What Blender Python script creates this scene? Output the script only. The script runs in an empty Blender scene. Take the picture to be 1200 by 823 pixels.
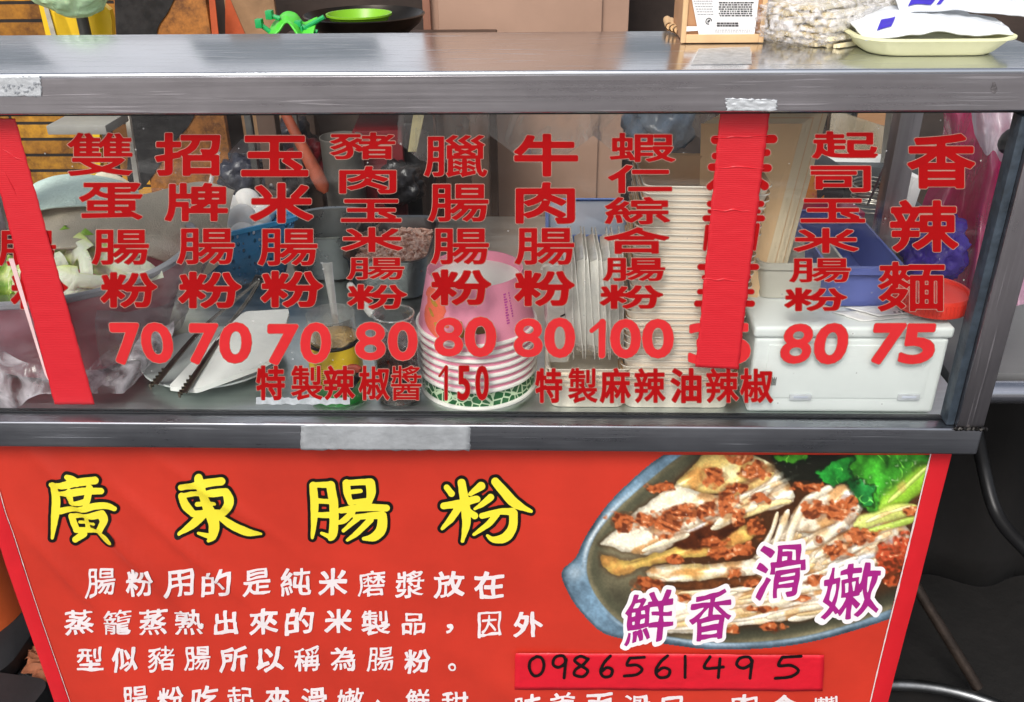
import bpy, bmesh, math, random
import numpy as np
from mathutils import Vector, Matrix, noise as mnoise

random.seed(7); RNG = np.random.default_rng(7)
R = math.radians
SC = bpy.context.scene
COL = SC.collection

# ------------------------------------------------------------------ camera, sky, sun, exposure
FOC = 1080.0                                   # pixels of a 1200 px wide photograph
TH, PSI, RHO = R(27.9), R(2.1), 0.0125         # pitch down, yaw left, roll
CAM = Vector((0.0, -1.005, 1.45))
_f = Vector((-math.sin(PSI)*math.cos(TH), math.cos(PSI)*math.cos(TH), -math.sin(TH)))
_r = Vector((math.cos(PSI), math.sin(PSI), 0.0))
_u = _r.cross(_f)
_r, _u = _r*math.cos(RHO) - _u*math.sin(RHO), _r*math.sin(RHO) + _u*math.cos(RHO)
cam = bpy.data.cameras.new('camera')
camo = bpy.data.objects.new('camera', cam); COL.objects.link(camo)
camo.matrix_world = Matrix(((_r.x, _u.x, -_f.x, CAM.x), (_r.y, _u.y, -_f.y, CAM.y), (_r.z, _u.z, -_f.z, CAM.z), (0, 0, 0, 1)))
cam.sensor_width = 36.0; cam.lens = FOC*36/1200
cam.clip_start = 0.02; cam.clip_end = 500
SC.camera = camo

SUN_EL, SUN_AZ = R(48), R(200)                 # azimuth measured from +Y, clockwise: the sun stands behind the photographer
world = bpy.data.worlds.new('World'); SC.world = world; world.use_nodes = True
wn = world.node_tree.nodes; wl = world.node_tree.links; wn.clear()
sky = wn.new('ShaderNodeTexSky'); sky.sky_type = 'NISHITA'; sky.sun_disc = False
sky.sun_elevation = SUN_EL; sky.sun_rotation = SUN_AZ; sky.air_density = 1.0; sky.dust_density = 4.0; sky.ozone_density = 1.0
hs = wn.new('ShaderNodeHueSaturation'); hs.inputs['Saturation'].default_value = 0.42
bg = wn.new('ShaderNodeBackground'); bg.inputs['Strength'].default_value = 0.12
wo = wn.new('ShaderNodeOutputWorld')
wl.new(sky.outputs[0], hs.inputs['Color']); wl.new(hs.outputs[0], bg.inputs['Color']); wl.new(bg.outputs[0], wo.inputs['Surface'])
sl = bpy.data.lights.new('sun', 'SUN'); sl.energy = 1.45; sl.angle = R(20); sl.color = (1.0, 0.965, 0.91)
so = bpy.data.objects.new('sun', sl); COL.objects.link(so)
_sd = Vector((math.sin(SUN_AZ)*math.cos(SUN_EL), math.cos(SUN_AZ)*math.cos(SUN_EL), math.sin(SUN_EL)))
so.rotation_euler = _sd.to_track_quat('Z', 'Y').to_euler(); so.location = (0, -3, 6)
SC.view_settings.view_transform = 'Standard'; SC.view_settings.look = 'None'
SC.view_settings.exposure = 0.40; SC.view_settings.gamma = 1.0
SC.render.engine = 'CYCLES'
SC.cycles.use_denoising = True
SC.cycles.max_bounces = 10; SC.cycles.transparent_max_bounces = 24

# ------------------------------------------------------------------ helpers
def ray(px, py):
    return _f + _r*((px-600)/FOC) + _u*((411.5-py)/FOC)
def at_y(px, py, y):                            # a point of the photograph at a known depth
    d = ray(px, py); return CAM + d*((y-CAM.y)/d.y)
def at_z(px, py, z):                            # a point of the photograph at a known height
    d = ray(px, py); return CAM + d*((z-CAM.z)/d.z)
def pxm(p):                                     # metres per photo pixel at a point
    return (p-CAM).dot(_f)/FOC

def lin(c):
    if isinstance(c, str): c = tuple(int(c[i:i+2], 16) for i in (0, 2, 4))
    o = []
    for v in c:
        v = v/255.0; o.append(v/12.92 if v <= .04045 else ((v+.055)/1.055)**2.4)
    return tuple(o)

_M = {}
def mat(name, col, rough=.5, metal=0.0, var=.12, scale=14.0, bump=0.0, bscale=None, alpha=1.0, spec=.5, stretch=(1, 1, 1), rvar=0.0, col2=None, sharp=(.35, .65), trans=0.0, sub=0.0, coat=0.0):
    """procedural Principled material: two colours mixed by noise, noise roughness, noise bump"""
    if name in _M: return _M[name]
    m = bpy.data.materials.new(name); m.use_nodes = True
    n = m.node_tree.nodes; l = m.node_tree.links
    b = n['Principled BSDF']
    c = lin(col)
    tc = n.new('ShaderNodeTexCoord'); mp = n.new('ShaderNodeMapping'); mp.inputs['Scale'].default_value = stretch
    l.new(tc.outputs['Object'], mp.inputs['Vector'])
    nz = n.new('ShaderNodeTexNoise'); nz.inputs['Scale'].default_value = scale; nz.inputs['Detail'].default_value = 6; nz.inputs['Roughness'].default_value = .62
    l.new(mp.outputs[0], nz.inputs['Vector'])
    rp = n.new('ShaderNodeValToRGB'); rp.color_ramp.elements[0].position = sharp[0]; rp.color_ramp.elements[1].position = sharp[1]
    ca = tuple(max(0, v*(1-var)) for v in c); cb = tuple(min(1, v*(1+var)) for v in c)
    if col2 is not None: ca, cb = c, lin(col2)
    rp.color_ramp.elements[0].color = (*ca, 1); rp.color_ramp.elements[1].color = (*cb, 1)
    l.new(nz.outputs[0], rp.inputs[0]); l.new(rp.outputs[0], b.inputs['Base Color'])
    b.inputs['Roughness'].default_value = rough; b.inputs['Metallic'].default_value = metal
    b.inputs['Specular IOR Level'].default_value = spec
    b.inputs['Alpha'].default_value = alpha
    if trans: b.inputs['Transmission Weight'].default_value = trans
    if coat: b.inputs['Coat Weight'].default_value = coat; b.inputs['Coat Roughness'].default_value = .08
    if sub:
        b.inputs['Subsurface Weight'].default_value = sub; b.inputs['Subsurface Radius'].default_value = (.01, .008, .006)
    if rvar:
        mr = n.new('ShaderNodeMapRange'); mr.inputs['To Min'].default_value = max(0, rough-rvar); mr.inputs['To Max'].default_value = rough+rvar
        mr.inputs['From Min'].default_value = .3; mr.inputs['From Max'].default_value = .7
        l.new(nz.outputs[0], mr.inputs[0]); l.new(mr.outputs[0], b.inputs['Roughness'])
    if bump:
        n2 = n.new('ShaderNodeTexNoise'); n2.inputs['Scale'].default_value = bscale or scale*3; n2.inputs['Detail'].default_value = 5
        l.new(mp.outputs[0], n2.inputs['Vector'])
        bp = n.new('ShaderNodeBump'); bp.inputs['Strength'].default_value = bump; bp.inputs['Distance'].default_value = .004
        l.new(n2.outputs[0], bp.inputs['Height']); l.new(bp.outputs[0], b.inputs['Normal'])
    _M[name] = m
    return m

def film(name, col, haze=.3, rough=.15, bump=.6, bscale=30.0, gloss=.12, stretch=(1, 1, 1), creases=.0):
    """thin plastic film: see-through, with a milky share, gloss and creases"""
    if name in _M: return _M[name]
    m = bpy.data.materials.new(name); m.use_nodes = True
    n = m.node_tree.nodes; l = m.node_tree.links; n.clear()
    out = n.new('ShaderNodeOutputMaterial')
    tr = n.new('ShaderNodeBsdfTransparent'); tr.inputs[0].default_value = (.97, .97, .97, 1)
    df = n.new('ShaderNodeBsdfDiffuse'); df.inputs[0].default_value = (*lin(col), 1)
    tl = n.new('ShaderNodeBsdfTranslucent'); tl.inputs[0].default_value = (*lin(col), 1)
    gl = n.new('ShaderNodeBsdfGlossy'); gl.inputs['Roughness'].default_value = rough
    tc = n.new('ShaderNodeTexCoord'); mp = n.new('ShaderNodeMapping'); mp.inputs['Scale'].default_value = stretch
    l.new(tc.outputs['Object'], mp.inputs[0])
    nz = n.new('ShaderNodeTexNoise'); nz.inputs['Scale'].default_value = bscale; nz.inputs['Detail'].default_value = 5
    nz.inputs['Distortion'].default_value = .8
    l.new(mp.outputs[0], nz.inputs['Vector'])
    bp = n.new('ShaderNodeBump'); bp.inputs['Strength'].default_value = bump; bp.inputs['Distance'].default_value = .01
    l.new(nz.outputs[0], bp.inputs['Height'])
    for s in (df, tl, gl): l.new(bp.outputs[0], s.inputs['Normal'])
    mx = n.new('ShaderNodeMixShader'); mx.inputs[0].default_value = .3
    l.new(df.outputs[0], mx.inputs[1]); l.new(tl.outputs[0], mx.inputs[2])
    hz = n.new('ShaderNodeMapRange'); hz.inputs['From Min'].default_value = .35; hz.inputs['From Max'].default_value = .7
    hz.inputs['To Min'].default_value = max(0, haze-.18-creases); hz.inputs['To Max'].default_value = min(1, haze+.18+creases)
    l.new(nz.outputs[0], hz.inputs[0])
    m1 = n.new('ShaderNodeMixShader'); l.new(hz.outputs[0], m1.inputs[0]); l.new(tr.outputs[0], m1.inputs[1]); l.new(mx.outputs[0], m1.inputs[2])
    fr = n.new('ShaderNodeLayerWeight'); fr.inputs[0].default_value = .3; l.new(bp.outputs[0], fr.inputs['Normal'])
    ma = n.new('ShaderNodeMath'); ma.operation = 'MULTIPLY_ADD'; ma.inputs[1].default_value = .5; ma.inputs[2].default_value = gloss
    l.new(fr.outputs['Fresnel'], ma.inputs[0])
    m2 = n.new('ShaderNodeMixShader'); l.new(ma.outputs[0], m2.inputs[0]); l.new(m1.outputs[0], m2.inputs[1]); l.new(gl.outputs[0], m2.inputs[2])
    l.new(m2.outputs[0], out.inputs[0])
    _M[name] = m
    return m

def brushed(name, col, rough=.3, axis=0, dirt=.15, fine=1.0):
    """stainless steel brushed along one axis, with smudges"""
    if name in _M: return _M[name]
    m = bpy.data.materials.new(name); m.use_nodes = True
    n = m.node_tree.nodes; l = m.node_tree.links; b = n['Principled BSDF']
    b.inputs['Metallic'].default_value = 1.0
    tc = n.new('ShaderNodeTexCoord')
    mp = n.new('ShaderNodeMapping'); s = [260.0*fine]*3; s[axis] = 3.0; mp.inputs['Scale'].default_value = s
    l.new(tc.outputs['Object'], mp.inputs[0])
    n1 = n.new('ShaderNodeTexNoise'); n1.inputs['Scale'].default_value = 1.0; n1.inputs['Detail'].default_value = 4; l.new(mp.outputs[0], n1.inputs['Vector'])
    n2 = n.new('ShaderNodeTexNoise'); n2.inputs['Scale'].default_value = 7.0; n2.inputs['Detail'].default_value = 7; n2.inputs['Roughness'].default_value = .65
    mp2 = n.new('ShaderNodeMapping'); s2 = [1.6]*3; s2[axis] = .8; mp2.inputs['Scale'].default_value = s2
    l.new(tc.outputs['Object'], mp2.inputs[0]); l.new(mp2.outputs[0], n2.inputs['Vector'])
    c = lin(col)
    rp = n.new('ShaderNodeValToRGB'); rp.color_ramp.elements[0].position = .3; rp.color_ramp.elements[1].position = .7
    rp.color_ramp.elements[0].color = (*[v*(1-dirt) for v in c], 1); rp.color_ramp.elements[1].color = (*[min(1, v*(1+dirt)) for v in c], 1)
    ad = n.new('ShaderNodeMath'); ad.operation = 'MULTIPLY_ADD'; ad.inputs[1].default_value = .35; 
    l.new(n1.outputs[0], ad.inputs[0]); 
    sc2 = n.new('ShaderNodeMath'); sc2.operation = 'MULTIPLY'; sc2.inputs[1].default_value = .65; l.new(n2.outputs[0], sc2.inputs[0]); l.new(sc2.outputs[0], ad.inputs[2])
    l.new(ad.outputs[0], rp.inputs[0]); l.new(rp.outputs[0], b.inputs['Base Color'])
    mr = n.new('ShaderNodeMapRange'); mr.inputs['From Min'].default_value = .3; mr.inputs['From Max'].default_value = .7
    mr.inputs['To Min'].default_value = rough*.7; mr.inputs['To Max'].default_value = rough*1.4
    l.new(ad.outputs[0], mr.inputs[0]); l.new(mr.outputs[0], b.inputs['Roughness'])
    # long fine scratches: lighten the steel where a strongly drawn-out noise peaks
    mp3 = n.new('ShaderNodeMapping'); s3 = [420.0]*3; s3[axis] = 9.0; mp3.inputs['Scale'].default_value = s3; mp3.inputs['Rotation'].default_value = (.03, .05, .04)
    l.new(tc.outputs['Object'], mp3.inputs[0])
    n3 = n.new('ShaderNodeTexNoise'); n3.inputs['Scale'].default_value = 1.0; n3.inputs['Detail'].default_value = 1; l.new(mp3.outputs[0], n3.inputs['Vector'])
    r3 = n.new('ShaderNodeValToRGB'); r3.color_ramp.elements[0].position = .66; r3.color_ramp.elements[1].position = .74; l.new(n3.outputs[0], r3.inputs[0])
    m3 = n.new('ShaderNodeMath'); m3.operation = 'MULTIPLY'; l.new(r3.outputs[0], m3.inputs[0]); l.new(n2.outputs[0], m3.inputs[1])
    a3 = n.new('ShaderNodeMath'); a3.operation = 'MULTIPLY_ADD'; a3.inputs[1].default_value = .5; l.new(m3.outputs[0], a3.inputs[0]); l.new(mr.outputs[0], a3.inputs[2]); l.new(a3.outputs[0], b.inputs['Roughness'])
    h3 = n.new('ShaderNodeMath'); h3.operation = 'MULTIPLY_ADD'; h3.inputs[1].default_value = 1.5; l.new(m3.outputs[0], h3.inputs[0]); l.new(n1.outputs[0], h3.inputs[2])
    bp = n.new('ShaderNodeBump'); bp.inputs['Strength'].default_value = .14; bp.inputs['Distance'].default_value = .001
    l.new(h3.outputs[0], bp.inputs['Height']); l.new(bp.outputs[0], b.inputs['Normal'])
    _M[name] = m
    return m

class MB:
    """collects shapes in world coordinates; build() links them as one mesh object"""
    def __init__(s, M=None): s.v = []; s.f = []; s.mi = []; s.k = 0; s.M = M
    def add(s, vs, fs):
        b = len(s.v)
        s.v += [tuple(s.M @ Vector(q)) if s.M is not None else tuple(q) for q in vs]
        s.f += [tuple(i+b for i in q) for q in fs]; s.mi += [s.k]*len(fs)
        return s
    def bm(s, bm):
        bm.verts.ensure_lookup_table(); bm.verts.index_update()
        s.add([v.co.copy() for v in bm.verts], [[v.index for v in f.verts] for f in bm.faces]); bm.free(); return s
    def box(s, x0, x1, y0, y1, z0, z1, bev=0.0, seg=2):
        b = bmesh.new(); bmesh.ops.create_cube(b, size=1.0)
        for v in b.verts: v.co = Vector(((x0+x1)/2+v.co.x*(x1-x0), (y0+y1)/2+v.co.y*(y1-y0), (z0+z1)/2+v.co.z*(z1-z0)))
        if bev: bmesh.ops.bevel(b, geom=list(b.edges), offset=bev, segments=seg, profile=.6, affect='EDGES')
        return s.bm(b)
    def tube(s, pts, r, seg=10, cap=True, closed=False):
        pts = [Vector(p) for p in pts]; n = len(pts)
        rs = r if isinstance(r, (list, tuple)) else [r]*n
        vs = []; fs = []
        up = Vector((0.13, 0.21, 1)); prev = None
        for i, p in enumerate(pts):
            a = pts[(i-1) % n] if (closed or i > 0) else p; b = pts[(i+1) % n] if (closed or i < n-1) else p
            t = (b-a).normalized()
            if prev is None:
                x = t.cross(up);
                if x.length < 1e-4: x = t.cross(Vector((1, 0, 0)))
            else: x = prev - t*prev.dot(t)
            x.normalize(); prev = x; y = t.cross(x)
            for j in range(seg):
                a_ = 2*math.pi*j/seg; vs.append(p + (x*math.cos(a_)+y*math.sin(a_))*rs[i])
        m = n if closed else n-1
        for i in range(m):
            for j in range(seg):
                k = (i+1) % n
                fs.append((i*seg+j, i*seg+(j+1) % seg, k*seg+(j+1) % seg, k*seg+j))
        if cap and not closed:
            fs.append(tuple(range(seg))[::-1]); fs.append(tuple((n-1)*seg+j for j in range(seg)))
        return s.add(vs, fs)
    def lathe(s, prof, c, seg=48, sx=1.0, sy=1.0, fn=None, arc=None):
        c = Vector(c); vs = []; fs = []; n = len(prof)
        for i, (r, z) in enumerate(prof):
            for j in range(seg):
                a = 2*math.pi*j/seg
                p = Vector((r*sx*math.cos(a), r*sy*math.sin(a), z))
                if fn: p = fn(p, a, i)
                vs.append(c+p)
        for i in range(n-1):
            for j in range(seg):
                fs.append((i*seg+j, i*seg+(j+1) % seg, (i+1)*seg+(j+1) % seg, (i+1)*seg+j))
        return s.add(vs, fs)
    def rrect(s, prof, c, rad, seg=6):
        """rounded-rectangle loft: prof = [(half_x, half_y, z, corner_radius)]"""
        c = Vector(c); vs = []; fs = []; N = 4*(seg+1)
        for hx, hy, z, cr in prof:
            cr = min(cr, hx, hy)
            for q, (sx, sy) in enumerate(((1, 1), (-1, 1), (-1, -1), (1, -1))):
                for k in range(seg+1):
                    a = math.pi/2*(q + k/seg)
                    vs.append(c+Vector((sx*(hx-cr)+cr*math.cos(a), sy*(hy-cr)+cr*math.sin(a), z)))
        for i in range(len(prof)-1):
            for j in range(N): fs.append((i*N+j, i*N+(j+1) % N, (i+1)*N+(j+1) % N, (i+1)*N+j))
        return s.add(vs, fs)
    def rrect_cap(s, hx, hy, z, cr, c, seg=6, flip=False):
        c = Vector(c); vs = []
        for q, (sx, sy) in enumerate(((1, 1), (-1, 1), (-1, -1), (1, -1))):
            for k in range(seg+1):
                a = math.pi/2*(q + k/seg); vs.append(c+Vector((sx*(hx-cr)+cr*math.cos(a), sy*(hy-cr)+cr*math.sin(a), z)))
        ix = list(range(len(vs)))
        return s.add(vs, [ix[::-1] if flip else ix])
    def disc(s, r, z, c, seg=48, sx=1., sy=1.):
        c = Vector(c); return s.add([c+Vector((r*sx*math.cos(2*math.pi*j/seg), r*sy*math.sin(2*math.pi*j/seg), z)) for j in range(seg)], [tuple(range(seg))])
    def grid(s, fn, nu, nv):
        vs = [fn(i/nu, j/nv) for j in range(nv+1) for i in range(nu+1)]
        fs = [(j*(nu+1)+i, j*(nu+1)+i+1, (j+1)*(nu+1)+i+1, (j+1)*(nu+1)+i) for j in range(nv) for i in range(nu)]
        return s.add(vs, fs)
    def slab(s, poly, d):
        """polygon of 3D points given a thickness along vector d"""
        n = len(poly); p = [Vector(q) for q in poly]; d = Vector(d)
        vs = p + [q+d for q in p]
        fs = [tuple(range(n))[::-1], tuple(range(n, 2*n))] + [(i, (i+1) % n, n+(i+1) % n, n+i) for i in range(n)]
        return s.add(vs, fs)
    def build(s, name, m, parent=None, origin=None, ang=38, thick=0.0, bevel=0.0):
        root = parent
        while root is not None and root.parent is not None: root = root.parent
        off = Vector(root.location) if root is not None else Vector(origin or (0, 0, 0))
        me = bpy.data.meshes.new(name)
        me.from_pydata([(q[0]-off.x, q[1]-off.y, q[2]-off.z) for q in s.v], [], s.f)
        ms = m if isinstance(m, (list, tuple)) else [m]
        for q in ms: me.materials.append(q)
        if len(ms) > 1: me.polygons.foreach_set('material_index', s.mi)
        me.validate()
        b = bmesh.new(); b.from_mesh(me); bmesh.ops.recalc_face_normals(b, faces=b.faces) if len(b.faces) < 60000 else None; b.to_mesh(me); b.free()
        me.polygons.foreach_set('use_smooth', [True]*len(me.polygons)); me.set_sharp_from_angle(angle=R(ang))
        o = bpy.data.objects.new(name, me); COL.objects.link(o)
        if parent is not None: o.parent = parent
        else: o.location = off
        if thick:
            md = o.modifiers.new('thickness', 'SOLIDIFY'); md.thickness = thick; md.offset = 0
        return o

def tag(o, label=None, cat=None, group=None, kind=None):
    if label: o['label'] = label
    if cat: o['category'] = cat
    if group: o['group'] = group
    if kind: o['kind'] = kind
    return o
def thing(name, label, cat, loc, group=None):
    o = bpy.data.objects.new(name, None); COL.objects.link(o); o.location = loc; o.empty_display_size = .05
    return tag(o, label, cat, group)
def dup(root, loc, label=None):
    c = root.copy(); COL.objects.link(c); c.location = loc
    if label: c['label'] = label
    for ch in list(root.children):
        d = ch.copy(); COL.objects.link(d); d.parent = c
        for g in list(ch.children):
            e = g.copy(); COL.objects.link(e); e.parent = d
    return c
def crom(P, t):
    """Catmull-Rom through a list of vectors, t in 0..1"""
    n = len(P)-1; x = min(max(t, 0), 1)*n; i = min(int(x), n-1); u = x-i
    a = P[max(i-1, 0)]; b = P[i]; c = P[i+1]; d = P[min(i+2, n)]
    return b*1.0 + (c-a)*(.5*u) + (a*2-b*5+c*4-d)*(.5*u*u) + (b*3-a-c*3+d)*(.5*u*u*u)
def sheet_fn(rows, amp=0.0, sc=12.0, seed=0.0, dirn=(0, -1, .5)):
    rows = [[Vector(p) for p in r] for r in rows]; dv = Vector(dirn).normalized()
    def fn(u, v):
        p = crom([crom(r, u) for r in rows], v)
        if amp: p = p + dv*amp*(mnoise.noise(p*sc+Vector((seed, seed*1.7, 0))) + .5*mnoise.noise(p*sc*2.3+Vector((seed+5, 0, 0))))
        return p
    return fn
def smooth_path(P, n):
    P = [Vector(p) for p in P]; return [crom(P, i/(n-1)) for i in range(n)]
def fbm(p, o=3):
    s = 0; a = 1
    for i in range(o): s += a*mnoise.noise(p*(2**i)); a *= .5
    return s

# ------------------------------------------------------------------ lettering: distance field of a glyph -> contour mesh
_edge_cache = {}
def glyph_edges(ch):
    if ch in _edge_cache: return _edge_cache[ch]
    c = bpy.data.curves.new('glyph', 'FONT'); c.body = ch; c.resolution_u = 4
    o = bpy.data.objects.new('glyph', c); COL.objects.link(o)
    dg = bpy.context.evaluated_depsgraph_get(); ev = o.evaluated_get(dg); me = ev.to_mesh()
    V = np.array([v.co[:2] for v in me.vertices])
    ec = {}
    for p in me.polygons:
        for k in p.edge_keys: ec[k] = ec.get(k, 0)+1
    E = np.array([k for k, n in ec.items() if n == 1])
    ev.to_mesh_clear(); bpy.data.objects.remove(o); bpy.data.curves.remove(c)
    lo, hi = V.min(0), V.max(0)
    V = (V-(lo+hi)/2)/(hi-lo)                     # centred, unit box
    r = (V[E[:, 0]], V[E[:, 1]]); _edge_cache[ch] = r
    return r
def sdf_glyph(ch, w, h, X, Y):
    A, B = glyph_edges(ch); S = np.array([w, h]); A = A*S; B = B*S
    P = np.stack([X.ravel(), Y.ravel()], 1); d2 = np.full(len(P), 1e9); ins = np.zeros(len(P), bool)
    D = B-A; L = (D*D).sum(1)+1e-12
    for i in range(len(A)):
        q = P-A[i]; t = np.clip((q@D[i])/L[i], 0, 1); e = q-t[:, None]*D[i]
        d2 = np.minimum(d2, (e*e).sum(1))
        c = (A[i, 1] > P[:, 1]) != (B[i, 1] > P[:, 1])
        if D[i, 1] != 0: ins ^= c & (P[:, 0] < A[i, 0]+(P[:, 1]-A[i, 1])*D[i, 0]/D[i, 1])
    d = np.sqrt(d2); return np.where(ins, d, -d).reshape(X.shape)
def sdf_strokes(strokes, X, Y):
    """union of tapering capsules: [(x, y, r), ...] per stroke"""
    F = np.full(X.shape, -1e9)
    for st in strokes:
        if len(st) > 2:                            # smooth the path
            P = [Vector(s) for s in st]; n = (len(st)-1)*5+1; st = [tuple(crom(P, i/(n-1))) for i in range(n)]
        for (x0, y0, r0), (x1, y1, r1) in zip(st[:-1], st[1:]):
            dx, dy = x1-x0, y1-y0; L = dx*dx+dy*dy+1e-9
            t = np.clip(((X-x0)*dx+(Y-y0)*dy)/L, 0, 1)
            F = np.maximum(F, r0+(r1-r0)*t-np.hypot(X-x0-t*dx, Y-y0-t*dy))
    return F
def contour(F, X, Y, level, place, mb):
    """filled polygons where F >= level; place(x, y) gives the 3D point"""
    ny, nx = F.shape; G = F-level; ins = G >= 0
    vid = {}
    def V(x, y):
        k = (round(x, 6), round(y, 6))
        if k not in vid: vid[k] = len(vs); vs.append(place(x, y))
        return vid[k]
    vs = []; fs = []
    for j in range(ny-1):
        i = 0
        while i < nx-1:
            s = ins[j, i], ins[j, i+1], ins[j+1, i+1], ins[j+1, i]
            if not any(s): i += 1; continue
            if all(s):
                i1 = i+1
                while i1 < nx-1 and i1-i < 6 and ins[j, i1+1] and ins[j+1, i1+1]: i1 += 1
                fs.append([V(X[j, i], Y[j, i]), V(X[j, i1], Y[j, i1]), V(X[j+1, i1], Y[j+1, i1]), V(X[j+1, i], Y[j+1, i])]); i = i1; continue
            q = [(j, i), (j, i+1), (j+1, i+1), (j+1, i)]; poly = []
            for a in range(4):
                p0 = q[a]; p1 = q[(a+1) % 4]; g0 = G[p0]; g1 = G[p1]
                if g0 >= 0: poly.append(V(X[p0], Y[p0]))
                if (g0 >= 0) != (g1 >= 0):
                    t = g0/(g0-g1); poly.append(V(X[p0]+(X[p1]-X[p0])*t, Y[p0]+(Y[p1]-Y[p0])*t))
            poly = [p for k, p in enumerate(poly) if p != poly[k-1]]
            if len(poly) >= 3: fs.append(poly)
            i += 1
    mb.add(vs, fs)
def vnoise(shape, cell, seed):
    g = np.random.default_rng(seed); ny, nx = shape
    gy, gx = int(ny/cell)+3, int(nx/cell)+3; T = g.random((gy, gx))
    y = np.arange(ny)/cell; x = np.arange(nx)/cell; iy = y.astype(int); ix = x.astype(int); fy = y-iy; fx = x-ix
    fy = fy*fy*(3-2*fy); fx = fx*fx*(3-2*fx)
    a = T[iy][:, ix]; b = T[iy][:, ix+1]; c = T[iy+1][:, ix]; d = T[iy+1][:, ix+1]
    return (a*(1-fx)+b*fx)*(1-fy)[:, None]+(c*(1-fx)+d*fx)*fy[:, None]
_gseed = [0]
def put_glyph(mb, ch, cx, cy, w, h, grow, place, outline=0.0, res=None, slant=0.0, warp=0.0, wob=0.0, off=(0, 1), ital=0.0, cover=.60):
    """glyph in photo pixels, centre (cx, cy), box w x h including growth; place(px, py, layer)"""
    res = res or max(.55, max(w, h)/86)
    m = 4+outline+abs(slant)*w
    xs = np.arange(-w/2-m, w/2+m+res, res); ys = np.arange(-h/2-m, h/2+m+res, res); X, Y = np.meshgrid(xs, ys)
    _gseed[0] += 1; sd = _gseed[0]
    Xs, Ys = X+ital*Y, -(Y+slant*X)
    if warp:
        Xs = Xs+warp*(vnoise(X.shape, max(w, h)/2.6/res, sd)-.5); Ys = Ys+warp*(vnoise(X.shape, max(w, h)/2.6/res, sd+500)-.5)
    if ch == '|1':                                 # a figure one drawn as a flag and a stem
        F = sdf_strokes([[(-w*.36, h*.20, grow*.9), (w*.12, h*.5-grow*1.6, grow*1.1)], [(w*.16, h*.5-grow*1.5, grow*1.5), (w*.14, -h*.5+grow*1.5, grow*1.5)]], Xs, Ys)
    else:
        F = sdf_glyph(ch, max(w-2*grow, 1), max(h-2*grow, .8), Xs, Ys)
        box = (np.abs(X) < w/2) & (np.abs(Y) < h/2); g = grow
        while g > .1 and (F[box]+g > 0).mean() > cover: g -= .12
        F = F+g
    if wob: F = F+wob*(vnoise(X.shape, max(w, h)/5.5/res, sd+900)-.5)
    mb.k = 0; contour(F, X, Y, 0, lambda x, y: place(cx+x, cy+y, off[0]), mb)
    if outline: mb.k = 1; contour(F, X, Y, -outline, lambda x, y: place(cx+x, cy+y, off[1]), mb)
    mb.k = 0

# ------------------------------------------------------------------ the setting
STEEL = brushed('brushed steel', (176, 172, 176), .30, 0, .16)
STEELTOP = brushed('shelf steel', (212, 215, 220), .16, 0, .10, .6)
STEELR = brushed('rail steel', (156, 159, 166), .30, 0, .18)
STEELV = brushed('upright steel', (160, 156, 160), .32, 2, .16)
COUNTER = brushed('counter steel', (200, 206, 203), .36, 0, .16, .5)
POTMETAL = mat('dull aluminium', (170, 172, 170), .28, 1.0, .12, 20, .05, rvar=.08)
DARKMETAL = mat('dark metal', (60, 58, 56), .35, .9, .3, 20, .1)

asphalt = mat('asphalt', (40, 41, 44), .8, 0, 0, 110, 1.0, 160, col2=(112, 112, 114), sharp=(.42, .72))
mb = MB(); mb.grid(lambda u, v: Vector((-60+120*u, -60+120*v, 0)), 8, 8)
tag(mb.build('ground', asphalt), kind='structure')

pave = mat('reflection patch concrete', (70, 68, 70), .8, 0, 0, .55, .3, 60, col2=(176, 172, 170), sharp=(.40, .62))  # pale and dark patches shaped for soft bands reflected in the steel
mb = MB(); mb.grid(lambda u, v: Vector((-40+80*u, -42+40.4*v, .004)), 8, 8)
tag(mb.build('reflected_pavement', pave), kind='structure')  # unseen ground strip added for the steel front to reflect
mb = MB(); mb.box(-14, 14, 7.0, 7.4, 0, 7.0, .02); mb.k = 1
for k in range(8):
    for j in range(2): mb.box(-12+3*k, -10.4+3*k, 6.97, 6.999, 1.6+2.6*j, 3.2+2.6*j)
tag(mb.build('reflected_building', [mat('grey render', (214, 217, 224), .8, 0, .1, 1.5), mat('dark window', (120, 128, 136), .3)], origin=(0, 7.2, 0)), 'unseen grey rendered building added behind the stall for the steel top to reflect', 'building')  # unseen, added so the steel top has a grey wall to reflect

# street side wall behind the stall: old yellow brick on the left, dark boards in the middle
brick = bpy.data.materials.new('old yellow slats'); brick.use_nodes = True
n = brick.node_tree.nodes; l = brick.node_tree.links; b = n['Principled BSDF']
tc = n.new('ShaderNodeTexCoord'); mp = n.new('ShaderNodeMapping'); mp.inputs['Rotation'].default_value = (R(90), 0, 0)
l.new(tc.outputs['Object'], mp.inputs[0])
bt = n.new('ShaderNodeTexBrick'); bt.inputs['Scale'].default_value = 1.0; bt.inputs['Brick Width'].default_value = .52; bt.inputs['Row Height'].default_value = .047
bt.inputs['Mortar Size'].default_value = .0045; bt.inputs['Color1'].default_value = (*lin((222, 160, 36)), 1); bt.inputs['Color2'].default_value = (*lin((176, 116, 30)), 1)
bt.inputs['Mortar'].default_value = (*lin((40, 28, 20)), 1); l.new(mp.outputs[0], bt.inputs['Vector'])
nz = n.new('ShaderNodeTexNoise'); nz.inputs['Scale'].default_value = 9; nz.inputs['Detail'].default_value = 8; nz.inputs['Roughness'].default_value = .7; l.new(tc.outputs['Object'], nz.inputs['Vector'])
rp = n.new('ShaderNodeValToRGB'); rp.color_ramp.elements[0].position = .42; rp.color_ramp.elements[1].position = .62
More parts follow.
